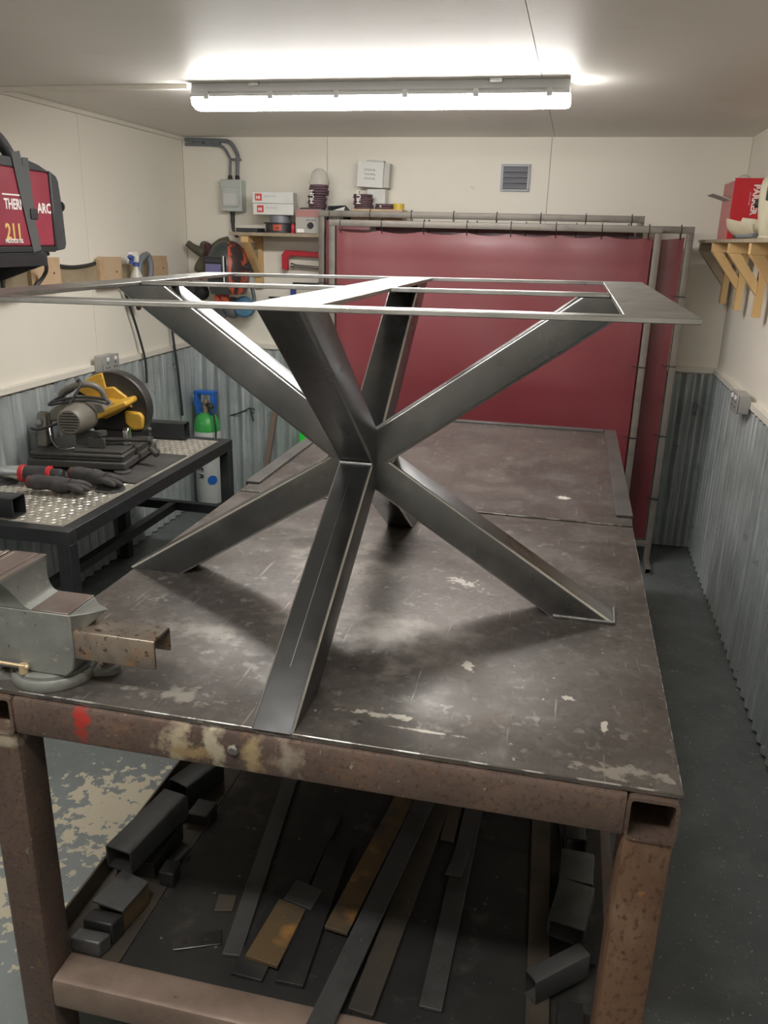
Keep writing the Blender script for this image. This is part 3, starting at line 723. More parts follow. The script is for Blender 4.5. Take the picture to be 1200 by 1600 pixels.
t = thing('plastic_wrap', 'torn black and white plastic wrapping on the wooden shelf', 'wrapping', (-1.29, 4.55, SHZ))
MB().add([(-1.35, 4.5, SHZ+.0003), (-1.21, 4.5, SHZ+.0003), (-1.21, 4.6, SHZ+.0003), (-1.35, 4.6, SHZ+.0003), (-1.345, 4.53, SHZ+.145), (-1.30, 4.50, SHZ+.118), (-1.245, 4.53, SHZ+.150), (-1.215, 4.56, SHZ+.112)],
         [(0, 1, 7, 6, 5, 4), (1, 2, 7), (3, 4, 5), (2, 3, 4, 6, 7), (0, 4, 3), (3, 5, 6), (0, 3, 2, 1)]).build('black_film', 'black_plastic', t)
MB().add([(-1.33, 4.495, SHZ+.115), (-1.25, 4.495, SHZ+.112), (-1.24, 4.499, SHZ+.142), (-1.30, 4.499, SHZ+.125), (-1.33, 4.494, SHZ+.04), (-1.25, 4.494, SHZ+.04)], [(0, 1, 2, 3), (4, 5, 1, 0)]).build('white_film', 'carton_white', t)
discroll('tall roll of purple abrasive discs with white lettering beside the white cartons', -1.145, 4.53, SHZ+.133, .052, 7, .0105, tilt=-.0006)
def packcase(label, x0, x1, y0, y1, z0, z1, rz=0, mat='carton_white', tilt=0, group=None):
    cx, cy = (x0+x1)/2, (y0+y1)/2
    t = thing('cardboard_carton', label, 'box', (cx, cy, z0), group)
    M = T((cx, cy, z0), rz, ry=tilt) @ T((-cx, -cy, -z0))
    MB(M).box(x0, x1, y0, y1, z0+.0004, z1).build('carton', mat, t, bevel=.0015)
    return t, M
packcase('plain brown packing carton on the wooden shelf under the purple discs', -1.20, -.92, 4.47, 4.60, SHZ, SHZ+.132, mat='mdf')
t, M = packcase('small white carton standing against the wall under the tilted carton', -1.145, -1.045, 4.605, 4.69, SHZ, SHZ+.238)
t, M = packcase('open white carton with handwriting balanced tilted on the other carton', -1.205, -1.060, 4.60, 4.67, SHZ+.246, SHZ+.375, tilt=.05)
MB(M).box(-1.06, -1.03, 4.615, 4.672, SHZ+.25, SHZ+.372).build('side_flap', 'carton_grey', t)
MB(M).box(-1.16, -1.065, 4.61, 4.66, SHZ+.3755, SHZ+.384).build('top_flap', 'carton_grey', t)
for i in range(3): 
    P = [M @ Vector((-1.165+.006*k, 4.5990, SHZ+.290+.022*i+.006*math.sin(k*2.3+i*1.1))) for k in range(11)]
    MB().sweep(P, .0011, 4).build('handwriting', 'print_dark', t)
discroll('low pair of purple abrasive discs with one white letter beside the yellow tape', -1.03, 4.525, SHZ+.1325, .050, 2, .0135)
tp = thing('tape_roll', 'yellow roll of tape on the wooden shelf', 'tape', (-.955, 4.54, SHZ+.13))
MB().lathe([(.030, 0), (.030, .03), (.021, .03), (.021, 0), (.030, 0)], 24, T((-.952, 4.53, SHZ+.1325)), cap=False).build('tape', 'yellow_tape', tp, smooth=40)
MB().lathe([(.0205, 0), (.0205, .03), (.018, .03), (.018, 0), (.0205, 0)], 24, T((-.952, 4.53, SHZ+.1325)), cap=False).build('core', 'carton_grey', tp, smooth=40)

# clamps hanging on the back wall
gc = thing('g_clamp', 'red G clamp hanging on the back wall below the shelf', 'clamp', (-1.52, YB-.05, 1.45))
yg = YB-.045
MB().prism_y([(-1.655, 1.475), (-1.655, 1.555), (-1.635, 1.580), (-1.40, 1.572), (-1.385, 1.56), (-1.385, 1.455), (-1.418, 1.455), (-1.424, 1.53), (-1.44, 1.545), (-1.60, 1.550), (-1.618, 1.538), (-1.620, 1.470)], yg-.016, yg+.016).build('frame', 'clamp_red', gc, bevel=.004)
b = MB().cyl((-1.585, yg, 1.497), (-1.33, yg, 1.483), .008, n=10)
b.build('screw', 'chrome', gc, smooth=40)
MB().cyl((-1.603, yg, 1.498), (-1.585, yg, 1.497), .014, .012, 12).build('swivel_pad', 'chrome', gc, smooth=40)
MB().cyl((-1.34, yg, 1.44), (-1.34, yg, 1.53), .005, n=8).build('tommy_bar', 'chrome', gc, smooth=40)
MB().box(-1.53, -1.51, yg+.0165, YB-.0003, 1.552, 1.562).build('hook', 'wire_dark', gc)
bc = thing('bar_clamp', 'blue handled bar clamp hanging on the back wall below the G clamp', 'clamp', (-1.56, YB-.04, 1.29))
MB().box(-1.60, -1.40, YB-.03, YB-.0005, 1.392, 1.402).build('bar', 'wire_dark', bc)
MB().box(-1.607, -1.580, YB-.055, YB-.0305, 1.32, 1.385).build('handle', 'clamp_blue', bc, bevel=.005)
MB().box(-1.75, -1.60, YB-.03, YB-.0005, 1.306, 1.316).build('jaw_bar', 'wire_dark', bc)
MB().box(-1.602, -1.588, YB-.028, YB-.0006, 1.316, 1.392).build('spine', 'wire_dark', bc)

# ---------------------------------------------------------------- hanging mask, gloves and respirator in the corner
hook = thing('coat_block', 'small brown wooden hanging block on the back wall behind the mask', 'block', (-1.85, YB-.02, 1.45))
MB().box(-1.95, -1.81, YB-.03, YB-.0005, 1.44, 1.585).build('block', 'old_plank', hook, bevel=.002)
MB().cyl((-1.90, YB-.031, 1.57), (-1.90, YB-.10, 1.585), .006, n=8).build('peg', 'wire_dark', hook)
hm = thing('welding_helmet', 'dark welding helmet with orange flame graphics hanging in the corner', 'helmet', (-1.93, 4.5, 1.30))
Rh = T((-1.925, 4.50, 1.475), rz=math.radians(-10))
def shell(a0, a1, r=(.115, .135, .150), n=18, k=14, th=.004):
    vs = []; fs = []
    for s in (1, 1-th/.12):
        for j in range(k+1):
            w = j/k; ph = math.radians(-62+152*w)
            for i in range(n+1):
                a = math.radians(a0+(a1-a0)*i/n)
                q = .62+.38*math.cos(ph) if ph > 0 else .80+.20*math.cos(ph*1.4)
                f = 1.0
                vs.append((r[0]*q*s*math.cos(a)*(1 if ph < 0 else max(.12, math.cos(ph)**.55)), -r[1]*s*math.sin(a)*(1 if ph < 0 else max(.12, math.cos(ph)**.55))*q, r[2]*s*math.sin(ph) if ph > 0 else r[2]*1.05*math.sin(ph)))
    m = n+1; o = m*(k+1)
    for j in range(k):
        for i in range(n):
            a = j*m+i; fs += [(a, a+1, a+m+1, a+m), (o+a, o+a+m, o+a+m+1, o+a+1)]
    for i in range(n): fs += [(i, o+i, o+i+1, i+1)]; a = k*m+i; fs += [(a, a+1, o+a+1, o+a)]
    for j in range(k):
        a = j*m; fs += [(a, a+m, o+a+m, o+a)]; a = j*m+n; fs += [(a, o+a, o+a+m, a+m)]
    return MB(Rh).add(vs, fs)
shell(52, 200).build('shell', 'helmet_shell', hm, smooth=60)
shell(-30, 52).build('flame_side', 'helmet_flame', hm, smooth=60)
MB(Rh).box(-.062, .062, -.150, -.108, -.050, .066).build('window_frame', 'black_plastic', hm, bevel=.006)
MB(Rh).box(-.050, .050, -.1535, -.1505, -.040, .026).build('lens', 'lens_purple', hm, bevel=.002)
MB(Rh).box(-.050, .050, -.1535, -.1505, .034, .052).build('sensor_strip', 'vent_dark', hm, bevel=.001)
MB(Rh).sweep([(.066, -.146, z) for z in (-.075, -.03, .02, .07)], .0035, 6).build('edge_trim', 'print_white', hm, smooth=60)
MB(Rh).cyl((.118, .0, .01), (.145, .0, .01), .022, .018, 14).build('knob', 'black_plastic', hm, smooth=40)
MB(Rh).sweep([(.10*math.cos(a), .03+.10*math.sin(a), .03) for a in [math.radians(-20+220*k/16) for k in range(17)]], .008, 6).build('headband', 'black_plastic', hm, smooth=60)

gl = thing('leather_gauntlet', 'pair of worn olive leather gauntlets hung beside the welding helmet', 'gloves', (-2.09, 4.52, 1.35))
b = MB()
b.sweep(spline([(-2.06, 4.55, 1.60), (-2.08, 4.53, 1.56), (-2.10, 4.52, 1.50), (-2.10, 4.52, 1.44), (-2.12, 4.52, 1.41)]), [.030+.014*math.sin(i*.5) for i in range(25)], 10)
b.build('cuff', 'leather', gl, smooth=60)
MB().sweep(spline([(-2.09, 4.52, 1.55), (-2.13, 4.50, 1.575), (-2.17, 4.49, 1.605)]), [.026, .026, .026, .026, .025, .024, .023, .022, .021, .020, .020, .019, .018], 8).build('finger', 'leather', gl, smooth=60)
MB().sweep(spline([(-2.05, 4.50, 1.60), (-2.035, 4.49, 1.55), (-2.04, 4.49, 1.46), (-2.045, 4.49, 1.42)]), .020, 8).build('maroon_cuff', 'leather_maroon', gl, smooth=60)
MB().sweep(spline([(-2.03, 4.54, 1.585), (-1.99, 4.55, 1.615), (-1.95, 4.58, 1.63)]), .018, 8).build('finger', 'leather', gl, smooth=60)
gl.location += Vector((-.05, .115, 0))
b = MB().ball((-2.175, 4.54, 1.345), .050, .045, .052).ball((-2.105, 4.53, 1.335), .042, .04, .045)
tag(b.build('ear_defender', 'rubber', smooth=60), 'black padded ear defenders below the olive gauntlets', 'ear defenders')
rs = thing('respirator_mask', 'grey respirator with round blue filters hanging below the helmet', 'respirator', (-1.90, 4.53, 1.22))
MB().ball((-1.945, 4.545, 1.275), .060, .05, .062).build('face_piece', 'respirator_grey', rs, smooth=60)
for cxr, czr, yy in ((-1.868, 1.315, 4.505), (-2.02, 1.30, 4.53)):
    f = MB().lathe([(.058, 0), (.060, .006), (.060, .026), (.052, .034), (.020, .036)], 24, T((cxr, yy+.03, czr-.03), rx=math.pi/2, rz=.25)).build('filter', 'respirator_blue' if cxr > -1.9 else 'respirator_grey', rs, smooth=40)
    MB().lathe([(.016, 0), (.014, .004)], 14, T((cxr-.01, yy-.0065, czr-.03), rx=math.pi/2, rz=.25)).build('filter_cap', 'respirator_grey', f, smooth=40)
MB().sweep(spline([(-1.83, 4.56, 1.40), (-1.822, 4.57, 1.34), (-1.825, 4.57, 1.27), (-1.85, 4.57, 1.235)]), .011, 6).build('strap', 'respirator_grey', rs, smooth=60)
rs.location += Vector((0, .05, -.025))
tag(MB().box(-1.985, -1.912, 4.435, 4.475, 1.288, 1.335).cyl((-1.972, 4.434, 1.312), (-1.972, 4.426, 1.312), .017, n=14).cyl((-1.932, 4.434, 1.314), (-1.932, 4.426, 1.314), .017, n=14).build('filter_cartridge', 'orange_red', bevel=.004), 'small orange filter cartridge in front of the respirator', 'filter')

# ---------------------------------------------------------------- right wall: bracketed shelf, carton, mask, socket
rsf = thing('bracket_shelf', 'timber bracket shelf on the side wall holding the red carton', 'shelf', (.70, 3.7, 1.38))
RZ = 1.690
MB().box(.600, XR-.0005, 2.35, 4.635, RZ-.014, RZ).build('board', 'pine_grey', rsf, bevel=.001)
MB().box(XR-.030, XR-.0006, 2.36, 4.63, RZ-.062, RZ-.0145).build('wall_batten', 'pine', rsf, bevel=.001)
for i, yb in enumerate((4.60, 4.19, 3.75, 3.30, 2.85, 2.42)):
    MB().box(XR-.060, XR-.0306, yb-.022, yb+.022, 1.382-.004*(i % 2), RZ-.0145).build('upright', 'pine', rsf, bevel=.001)
    MB().box(.606, XR-.0605, yb-.022, yb+.022, RZ-.055, RZ-.0146).build('arm', 'pine_grey' if i == 0 else 'pine', rsf, bevel=.001)
    MB().prism_y([(XR-.061, 1.47), (XR-.061, 1.525), (.655, RZ-.0555), (.608, RZ-.0555)], yb-.021, yb+.021).build('brace', 'pine_grey' if i == 0 else 'pine', rsf, bevel=.001)
pc = thing('red_carton', 'open red carton with white lettering and a loose flap on the bracket shelf', 'box', (.70, 4.30, RZ))
cx0, cx1, cy0, cy1, cz1 = .655, .778, 4.16, 4.42, RZ+.262
th = .003
MB().box(cx0+th, cx1, cy0, cy0+th, RZ+.0004, cz1).build('front_panel', 'carton_red', pc)
MB().box(cx0, cx0+th, cy0, cy1, RZ+.0004, cz1-.012).build('side_panel', 'carton_pink', pc)
MB().box(cx1-th, cx1, cy0+th, cy1, RZ+.0004, cz1).build('side_panel', 'carton_red', pc)
MB().box(cx0+th, cx1-th, cy1-th, cy1, RZ+.0004, cz1-.01).build('back_panel', 'carton_red', pc)
MB().box(cx0+th, cx1-th, cy0+th, cy1-th, RZ+.0004, RZ+.004).build('bottom_panel', 'carton_red', pc)
MB().prism_y([(.6545, RZ+.175), (.6545, RZ+.171), (.575, RZ+.196), (.575, RZ+.199)], cy0+.02, cy1-.06).build('flap', 'carton_grey', pc)
MB().ball((.715, 4.27, RZ+.245), .035, .05, .04).build('bubble_wrap', 'clear_plastic', pc, smooth=50)
text('lettering', 'PARKER', .036, (.742, cy0-.0008, RZ+.236), (0, 0, -1), (1, 0, 0), 'print_white', pc, bold=.0012)
text('small_print', 'torch technology', .008, (.729, cy0-.0008, RZ+.205), (0, 0, -1), (1, 0, 0), 'print_white', pc)
# cream face shields
def faceshield(label, c, R3, rz, tilt, s=1.0, cablec=True):
    t = thing('welding_mask', label, 'mask', (c[0], c[1], RZ), 'cream welding masks on the bracket shelf')
    M = Matrix.Translation(c) @ Matrix.Rotation(rz, 4, 'Z') @ Matrix.Rotation(tilt, 4, 'X')
    vs = []; fs = []; n, k = 20, 12
    for s_ in (1, .965):
        for j in range(k+1):
            w = j/k
            for i in range(n+1):
                a = math.pi*i/n
                prof = (.72+.28*math.sin(math.pi*min(1, w*1.25)/1.6))*(1-.55*max(0, w-.82)/.18)
                vs.append((R3[0]*math.cos(a)*prof*s_, -R3[1]*math.sin(a)*prof*s_, R3[2]*(w*2-1)*(.99 if s_ < 1 else 1)))
    m = n+1; o = m*(k+1)
    for j in range(k):
        for i in range(n):
            a = j*m+i; fs += [(a, a+1, a+m+1, a+m), (o+a, o+a+m, o+a+m+1, o+a+1)]
    for i in range(n): fs.append((i, o+i, o+i+1, i+1)); a = k*m+i; fs.append((a, a+1, o+a+1, o+a))
    for j in range(k): a = j*m; fs.append((a, a+m, o+a+m, o+a)); a = j*m+n; fs.append((a, o+a, o+a+m, a+m))
    MB(M).add(vs, fs).build('shell', 'cream_plastic', t, smooth=50)
    rim = [M @ Vector((R3[0]*.72*math.cos(math.pi*i/20), -R3[1]*.72*math.sin(math.pi*i/20), -R3[2])) for i in range(21)]
    MB().sweep(rim, .006, 6).build('rim', 'cream_plastic', t, smooth=50)
    MB(M).box(-R3[0]*.5, R3[0]*.5, -R3[1]*1.04, -R3[1]*.90, R3[2]*.05, R3[2]*.5).build('window_frame', 'black_plastic', t, bevel=.004)
    MB(M).cyl((-R3[0]*.95, -.01, 0), (-R3[0]*1.12, -.01, 0), .016, n=12).build('knob', 'black_plastic', t, smooth=40)
    return t
faceshield('cream plastic welding mask lying on its side against the red carton', (.704, 3.93, RZ+.077), (.068, .075, .115), math.radians(200), math.radians(82))
faceshield('cream plastic welding mask standing upright beside the other mask', (.712, 3.44, RZ+.125), (.075, .095, .12), math.radians(-20), 0)
bl = MB().sweep(spline([(.655, 3.72, RZ+.010), (.70, 3.71, RZ+.018), (.73, 3.74, RZ+.012), (.69, 3.76, RZ+.010), (.635, 3.72, RZ+.009), (.615, 3.6, RZ+.009), (.615, 3.3, RZ+.009)]), .008, 8)
tag(bl.build('hose', 'cable_grey', smooth=60), 'grey blue hose lying along the bracket shelf front', 'hose')
def socket(label, p, nrm):
    t = thing('power_socket', label, 'socket', p, 'metal clad wall sockets')
    s = nrm
    x0, x1 = sorted((p[0], p[0]+s*.048))
    MB().box(x0, x1, p[1]-.068, p[1]+.068, p[2], p[2]+.082).build('back_box', 'socket_grey', t, bevel=.004)
    f0, f1 = sorted((p[0]+s*.0482, p[0]+s*.0545))
    fp = MB().box(f0, f1, p[1]-.07, p[1]+.07, p[2]-.002, p[2]+.084).build('face_plate', 'socket_grey', t, bevel=.002)
    for k in (-1, 1):
        q0, q1 = sorted((p[0]+s*.0547, p[0]+s*.060))
        MB().box(q0, q1, p[1]+k*.035-.008, p[1]+k*.035+.008, p[2]+.058, p[2]+.074).build('rocker', 'print_white', fp)
        for yy, zz in ((0, .045), (-.011, .024), (.011, .024)):
            q0, q1 = sorted((p[0]+s*.0546, p[0]+s*.0552))
            MB().box(q0, q1, p[1]+k*.035+yy-.004, p[1]+k*.035+yy+.004, p[2]+zz-.004, p[2]+zz+.004).build('pin_hole', 'rubber', fp)
    return t
socket('metal wall socket on the corrugated side wall near the bracket shelf', (XR-.025, 3.73, .985), -1)
socket('metal wall socket on the white wall above the chop saw', (XL+.025, 3.635, 1.000), 1)

# ---------------------------------------------------------------- left wall: welding machine on its shelf
ws = thing('steel_wall_shelf', 'black steel wall shelf carrying the red welding machine', 'shelf', (-2.13, 2.65, 1.44))
MB().box(XL+.0005, -1.985, 2.36, 2.905, 1.568, 1.576).build('tray', 'black_steel', ws, bevel=.001)
MB().box(-1.993, -1.985, 2.36, 2.905, 1.528, 1.568).build('front_lip', 'black_steel', ws, bevel=.001)
MB().box(XL+.0005, XL+.008, 2.36, 2.905, 1.44, 1.568).build('wall_flange', 'black_steel', ws, bevel=.001)
for yy in (2.37, 2.895):
    MB().prism_y([(XL+.008, 1.4405), (XL+.008, 1.5675), (-1.9935, 1.5675), (-1.9935, 1.53)], yy-.004, yy+.004).build('gusset', 'black_steel', ws)
wm = thing('welding_machine', 'dark red welding machine with black ends, strap and white lettering', 'welder', (-2.11, 2.70, 1.577))
z0 = 1.5765
prof = [(2.43, z0+.022), (2.43, z0+.30), (2.52, z0+.335), (2.86, z0+.322), (2.975, z0+.300), (2.985, z0+.29), (2.985, z0+.022)]
MB().prism_x([(2.43, z0+.022), (2.43, z0+.298), (2.985, z0+.288), (2.985, z0+.022)], -2.232, -2.000).build('case', 'machine_red', wm, bevel=.006)
MB().prism_x([(2.42, z0+.2985), (2.45, z0+.33), (2.86, z0+.325), (2.93, z0+.312), (2.99, z0+.292), (2.985, z0+.2885)], -2.232, -2.000).build('top_cover', 'charcoal', wm, bevel=.006)
MB().box(-2.235, -1.997, 2.42, 2.9855, z0+.0003, z0+.0215).build('base_tray', 'rubber', wm, bevel=.003)
MB().prism_x([(2.986, z0+.004), (3.045, z0+.010), (3.056, z0+.03), (3.052, z0+.15), (3.040, z0+.262), (3.028, z0+.280), (2.986, z0+.297)], -2.238, -1.994).build('end_bezel', 'charcoal', wm, bevel=.006)
MB().prism_x([(2.40, z0+.004), (2.4195, z0+.004), (2.4195, z0+.297), (2.40, z0+.28)], -2.238, -1.994).build('end_bezel', 'charcoal', wm, bevel=.006)
MB().cyl((-2.01, 3.05, z0+.17), (-2.01, 3.062, z0+.17), .022, .02, 16).build('end_knob', 'charcoal', wm, smooth=40)
hp = spline([(-2.06, 2.50, z0+.325), (-2.06, 2.52, z0+.385), (-2.06, 2.60, z0+.412), (-2.06, 2.72, z0+.412), (-2.06, 2.80, z0+.385), (-2.06, 2.86, z0+.322)], 5)
MB().sweep(hp, .022, 8).build('handle', 'charcoal', wm, smooth=60)
def band(pts, w, name, mat, parent, x, th=.002):
    b = MB()
    for (ya, za), (yb_, zb_) in zip(pts, pts[1:]):
        d = Vector((0, yb_-ya, zb_-za)).normalized(); nn = Vector((0, -d.z, d.y))*w/2
        q = [Vector((x, ya, za))+nn, Vector((x, ya, za))-nn, Vector((x, yb_, zb_))-nn, Vector((x, yb_, zb_))+nn]
        b.add([tuple(p) for p in q]+[(p.x+th, p.y, p.z) for p in q], [(3, 2, 1, 0), (4, 5, 6, 7), (0, 1, 5, 4), (1, 2, 6, 5), (2, 3, 7, 6), (3, 0, 4, 7)])
    return b.build(name, mat, parent)
band([(2.795, z0+.345), (2.815, z0+.24), (2.84, z0+.12), (2.865, z0+.004)], .050, 'strap', 'strap', wm, -1.9975)
band([(2.85, z0+.33), (2.852, z0+.20), (2.862, z0+.11)], .036, 'strap', 'strap', wm, -1.9990, .0015)
MB().box(-1.995, -1.990, 2.842, 2.885, z0+.118, z0+.155).build('buckle', 'black_plastic', wm, bevel=.002)
text('lettering', 'THERMAL', .050, (-1.9993, 2.705, z0+.150), (0, 1, 0), (0, 0, 1), 'print_white', wm, bold=.0012, sx=.72)
text('lettering', 'ARC', .050, (-1.9993, 2.895, z0+.142), (0, 1, 0), (0, 0, 1), 'print_white', wm, bold=.0012, sx=.86)
MB().box(-1.9998, -1.9990, 2.700, 2.80, z0+.196, z0+.201).build('logo_bar', 'print_white', wm)
text('model_number', '211', .078, (-1.9993, 2.695, z0+.046), (0, 1, 0), (0, 0, 1), 'print_gold', wm, bold=.002, sx=.80)
text('small_print', 'MIG·STICK·TIG', .019, (-1.9985, 2.688, z0+.034), (0, 1, 0), (0, 0, 1), 'print_white', wm, bold=.0006, sx=.80)

# plank with wooden blocks
pl = thing('peg_rail', 'old timber rail with three MDF blocks along the white wall', 'rail', (XL, 3.7, 1.40))
MB().box(XL+.0005, XL+.020, 2.98, 4.40, 1.430, 1.500).build('rail', 'old_plank', pl, bevel=.001)
for y0, y1, za, zb_ in ((3.135, 3.345, 1.41, 1.548), (3.665, 3.865, 1.395, 1.542), (4.135, 4.355, 1.405, 1.540)):
    MB().prism_x([(y0, za), (y0, zb_-.015), (y0+.02, zb_), (y1, zb_-.004), (y1, za)], XL+.0205, XL+.040).build('block', 'mdf', pl, bevel=.001)
    MB().cyl((XL+.0403, y1-.05, (za+zb_)/2), (XL+.0412, y1-.05, (za+zb_)/2), .005, n=8).build('screw', 'rubber', pl)
def cable(name, label, pts, r, mat='cable_black', n=6):
    return tag(MB().sweep(spline(pts, n), r, 8).build(name, mat, smooth=60), label, 'cable')
xx = XL+.032
cable('power_cable', 'black cable looping from the red welding machine down behind the timber block', [(-2.06, 3.02, 1.568), (-2.10, 3.05, 1.558), (-2.18, 3.17, 1.49), (xx+.02, 3.11, 1.42), (xx+.02, 2.98, 1.40), (xx+.02, 2.93, 1.44), (xx+.02, 2.97, 1.50), (xx+.02, 3.06, 1.505)], .0085)
cable('welding_lead', 'black welding lead draped along the timber rail top', [(xx-.004, 3.36, 1.507), (xx-.004, 3.45, 1.500), (xx-.004, 3.56, 1.503), (xx-.004, 3.645, 1.512)], .008)
cable('coiled_lead', 'grey coiled lead hung over the timber rail end', [(xx+.02, 4.02, 1.40), (xx+.016, 4.03, 1.49), (xx+.018, 4.07, 1.535), (xx+.022, 4.115, 1.540), (xx+.03, 4.12, 1.47), (xx+.026, 4.09, 1.38)], .017, 'cable_grey')
cable('hanging_cable', 'thin black cable hanging down the wall behind the chop saw', [(xx, 3.88, 1.39), (xx, 3.93, 1.29), (xx+.004, 3.99, 1.15), (xx+.012, 4.03, 1.00), (xx+.012, 4.03, .88)], .0065)
cable('hanging_cable', 'straight black cable hanging near the room corner', [(xx, 4.36, 1.39), (xx, 4.37, 1.20), (xx+.012, 4.40, .90), (xx+.012, 4.43, .62)], .0075)
sb = thing('spray_bottle', 'clear spray bottle with blue and white trigger hooked on the timber rail', 'bottle', (XL+.07, 3.93, 1.31))
M = T((XL+.075, 3.93, 1.315), ry=.05)
MB(M).lathe([(.030, 0), (.034, .006), (.034, .10), (.030, .135), (.014, .165), (.013, .18)], 20).build('bottle', 'bottle_clear', sb, smooth=50)
MB(M).lathe([(.0345, .007), (.0345, .045)], 20).build('liquid_label', 'liquid_yellow', sb, smooth=50)
MB(M).lathe([(.016, .178), (.016, .196)], 16).build('collar', 'trigger_blue', sb, smooth=40)
MB(M).prism_x([(-.012, .197), (.012, .197), (.016, .225), (.004, .246), (-.06, .248), (-.066, .236), (-.024, .226)], -.011, .011).build('head', 'print_white', sb, bevel=.003)
MB(M).prism_x([(-.062, .232), (-.030, .224), (-.036, .205), (-.052, .190), (-.060, .193), (-.050, .21), (-.072, .222)], -.009, .009).build('trigger', 'trigger_blue', sb, bevel=.002)
tag(MB().cyl((XL+.035, 3.955, 1.40), (XL+.045, 3.995, 1.285), .011, .013, 10).ball((XL+.0455, 3.996, 1.282), .014).build('screwdriver_handle', 'leather_maroon', smooth=50), 'dark red tool handle poking down below the timber rail', 'tool')

# ---------------------------------------------------------------- saw bench
ZT = .69
SX0, SX1, SY0, SY1 = -2.236, -1.592, 2.285, 3.695
sbn = thing('saw_bench', 'black steel bench with tread plate top under the chop saw', 'workbench', ((SX0+SX1)/2, (SY0+SY1)/2, 0))
for a in ((SX0, SX1, SY0, SY0+.05), (SX0, SX1, SY1-.05, SY1), (SX0, SX0+.05, SY0+.0505, SY1-.0505), (SX1-.05, SX1, SY0+.0505, SY1-.0505)):
    MB().box(a[0], a[1], a[2], a[3], ZT-.05, ZT).build('top_rail', 'black_steel', sbn, bevel=.002)
for xa in (SX0, SX1-.05):
    for ya in (SY0, SY1-.05):
        MB().box(xa, xa+.05, ya, ya+.05, 0, ZT-.0505).build('leg', 'black_steel', sbn, bevel=.002)
for ya in (SY0, SY1-.05): MB().box(SX0+.0505, SX1-.0505, ya+.005, ya+.045, .30, .345).build('stretcher', 'black_steel', sbn, bevel=.002)
MB().box(-1.935, -1.895, SY0+.046, SY1-.046, .302, .343).build('stretcher', 'black_steel', sbn, bevel=.002)
def tread(y0, y1):
    p = MB().box(SX0+.051, SX1-.051, y0, y1, ZT-.005, ZT-.001).build('tread_panel', 'tread_plate', sbn)
    b = MB(); i = 0; y = y0+.022
    while y < y1-.015:
        x = SX0+.07+(.0155 if i % 2 else 0); j = 0
        while x < SX1-.065:
            s = 1 if (i+j) % 2 else -1
            c, sn = math.cos(s*.70), math.sin(s*.70)
            L_, W_ = .015, .0055
            q = [(L_, 0), (0, W_), (-L_, 0), (0, -W_)]
            b.add([(x+c*u-sn*v, y+sn*u+c*v, ZT-.001) for u, v in q]+[(x+.45*(c*u-sn*v), y+.45*(sn*u+c*v), ZT+.001) for u, v in q],
                  [(0, 1, 5, 4), (1, 2, 6, 5), (2, 3, 7, 6), (3, 0, 4, 7), (4, 5, 6, 7)])
            x += .031; j += 1
        y += .027; i += 1
    o = b.build('tread_pattern', 'tread_bright', p); o['kind'] = 'stuff'
tread(SY0+.051, 2.86); tread(3.33, SY1-.051)
MB().box(SX0+.01, SX1-.068, 2.862, 3.328, ZT-.005, ZT+.004).build('saw_mat', 'dark_mat', sbn, bevel=.001)
MB().box(SX1-.0675, SX1-.051, 2.862, 3.328, ZT-.005, ZT-.001).build('tread_panel', 'tread_plate', sbn)
tag(MB().tube((-2.20, 2.375, ZT+.0388), (-1.845, 2.385, ZT+.0388), .075, .074, .004).build('box_section_offcut', 'black_steel', smooth=40), 'black box section length lying on the saw bench end', 'steel tube', 'loose black sections on the saw bench')
tag(MB().tube((-2.20, 3.60, ZT+.043), (-1.80, 3.625, ZT+.043), .07, .082, .004).build('box_section_offcut', 'black_steel', smooth=40), 'black box section length lying behind the chop saw', 'steel tube', 'loose black sections on the saw bench')

# ---------------------------------------------------------------- chop saw
SM = T((-2.000, 3.125, ZT+.0043), math.radians(8))
cs = thing('chop_saw', 'yellow and grey abrasive chop saw with dark cast base', 'saw', tuple(SM.to_translation()))
b = MB(SM).box(-.215, .215, -.19, .19, .014, .046).box(-.200, .200, -.176, .176, .046, .060)
b.box(-.205, .205, -.182, .182, .060, .076)
b.build('base', 'cast_dark', cs, bevel=.006)
MB(SM).box(-.02, .195, -.165, -.02, .0765, .088).build('table', 'cast_dark', cs, bevel=.003)
for fx, fy in ((-.20, -.175), (.195, -.175), (-.20, .175), (.195, .175)):
    MB(SM).lathe([(.036, 0), (.036, .009), (.028, .0135)], 16, T((fx, fy, 0))).build('foot', 'cast_dark', cs, smooth=40)
MB(SM).box(-.045, .075, -.075, -.058, .0885, .150).box(-.045, -.030, -.058, .0, .0885, .145).build('fence', 'cast_dark', cs, bevel=.002)
MB(SM).box(.030, .105, -.125, -.112, .0885, .132).build('clamp_jaw', 'cast_dark', cs, bevel=.003)
MB(SM).cyl((.085, -.105, .142), (.085, -.105, .16), .024, .024, 14).cyl((.085, -.105, .0885), (.085, -.105, .142), .012, n=12).build('clamp_knob', 'cast_dark', cs, smooth=40)
MB(SM).cyl((.075, -.06, .112), (.262, -.035, .112), .010, n=12).build('clamp_screw', 'guard_dark', cs, smooth=40)
MB(SM).prism_x([(-.055, .0885), (-.010, .0885), (-.012, .150), (-.022, .162), (-.043, .162), (-.053, .150)], .155, .180).build('screw_bracket', 'chrome', cs, bevel=.003)
MB(SM).cyl((.262, -.035, .112), (.275, -.033, .112), .018, n=12).cyl((.268, -.034, .075), (.268, -.034, .155), .007, n=8).ball((.268, -.034, .158), .012).ball((.268, -.034, .072), .012).cyl((.268, -.034, .075), (.305, -.06, .052), .011, .013, 10).build('crank', 'cast_dark', cs, smooth=45)
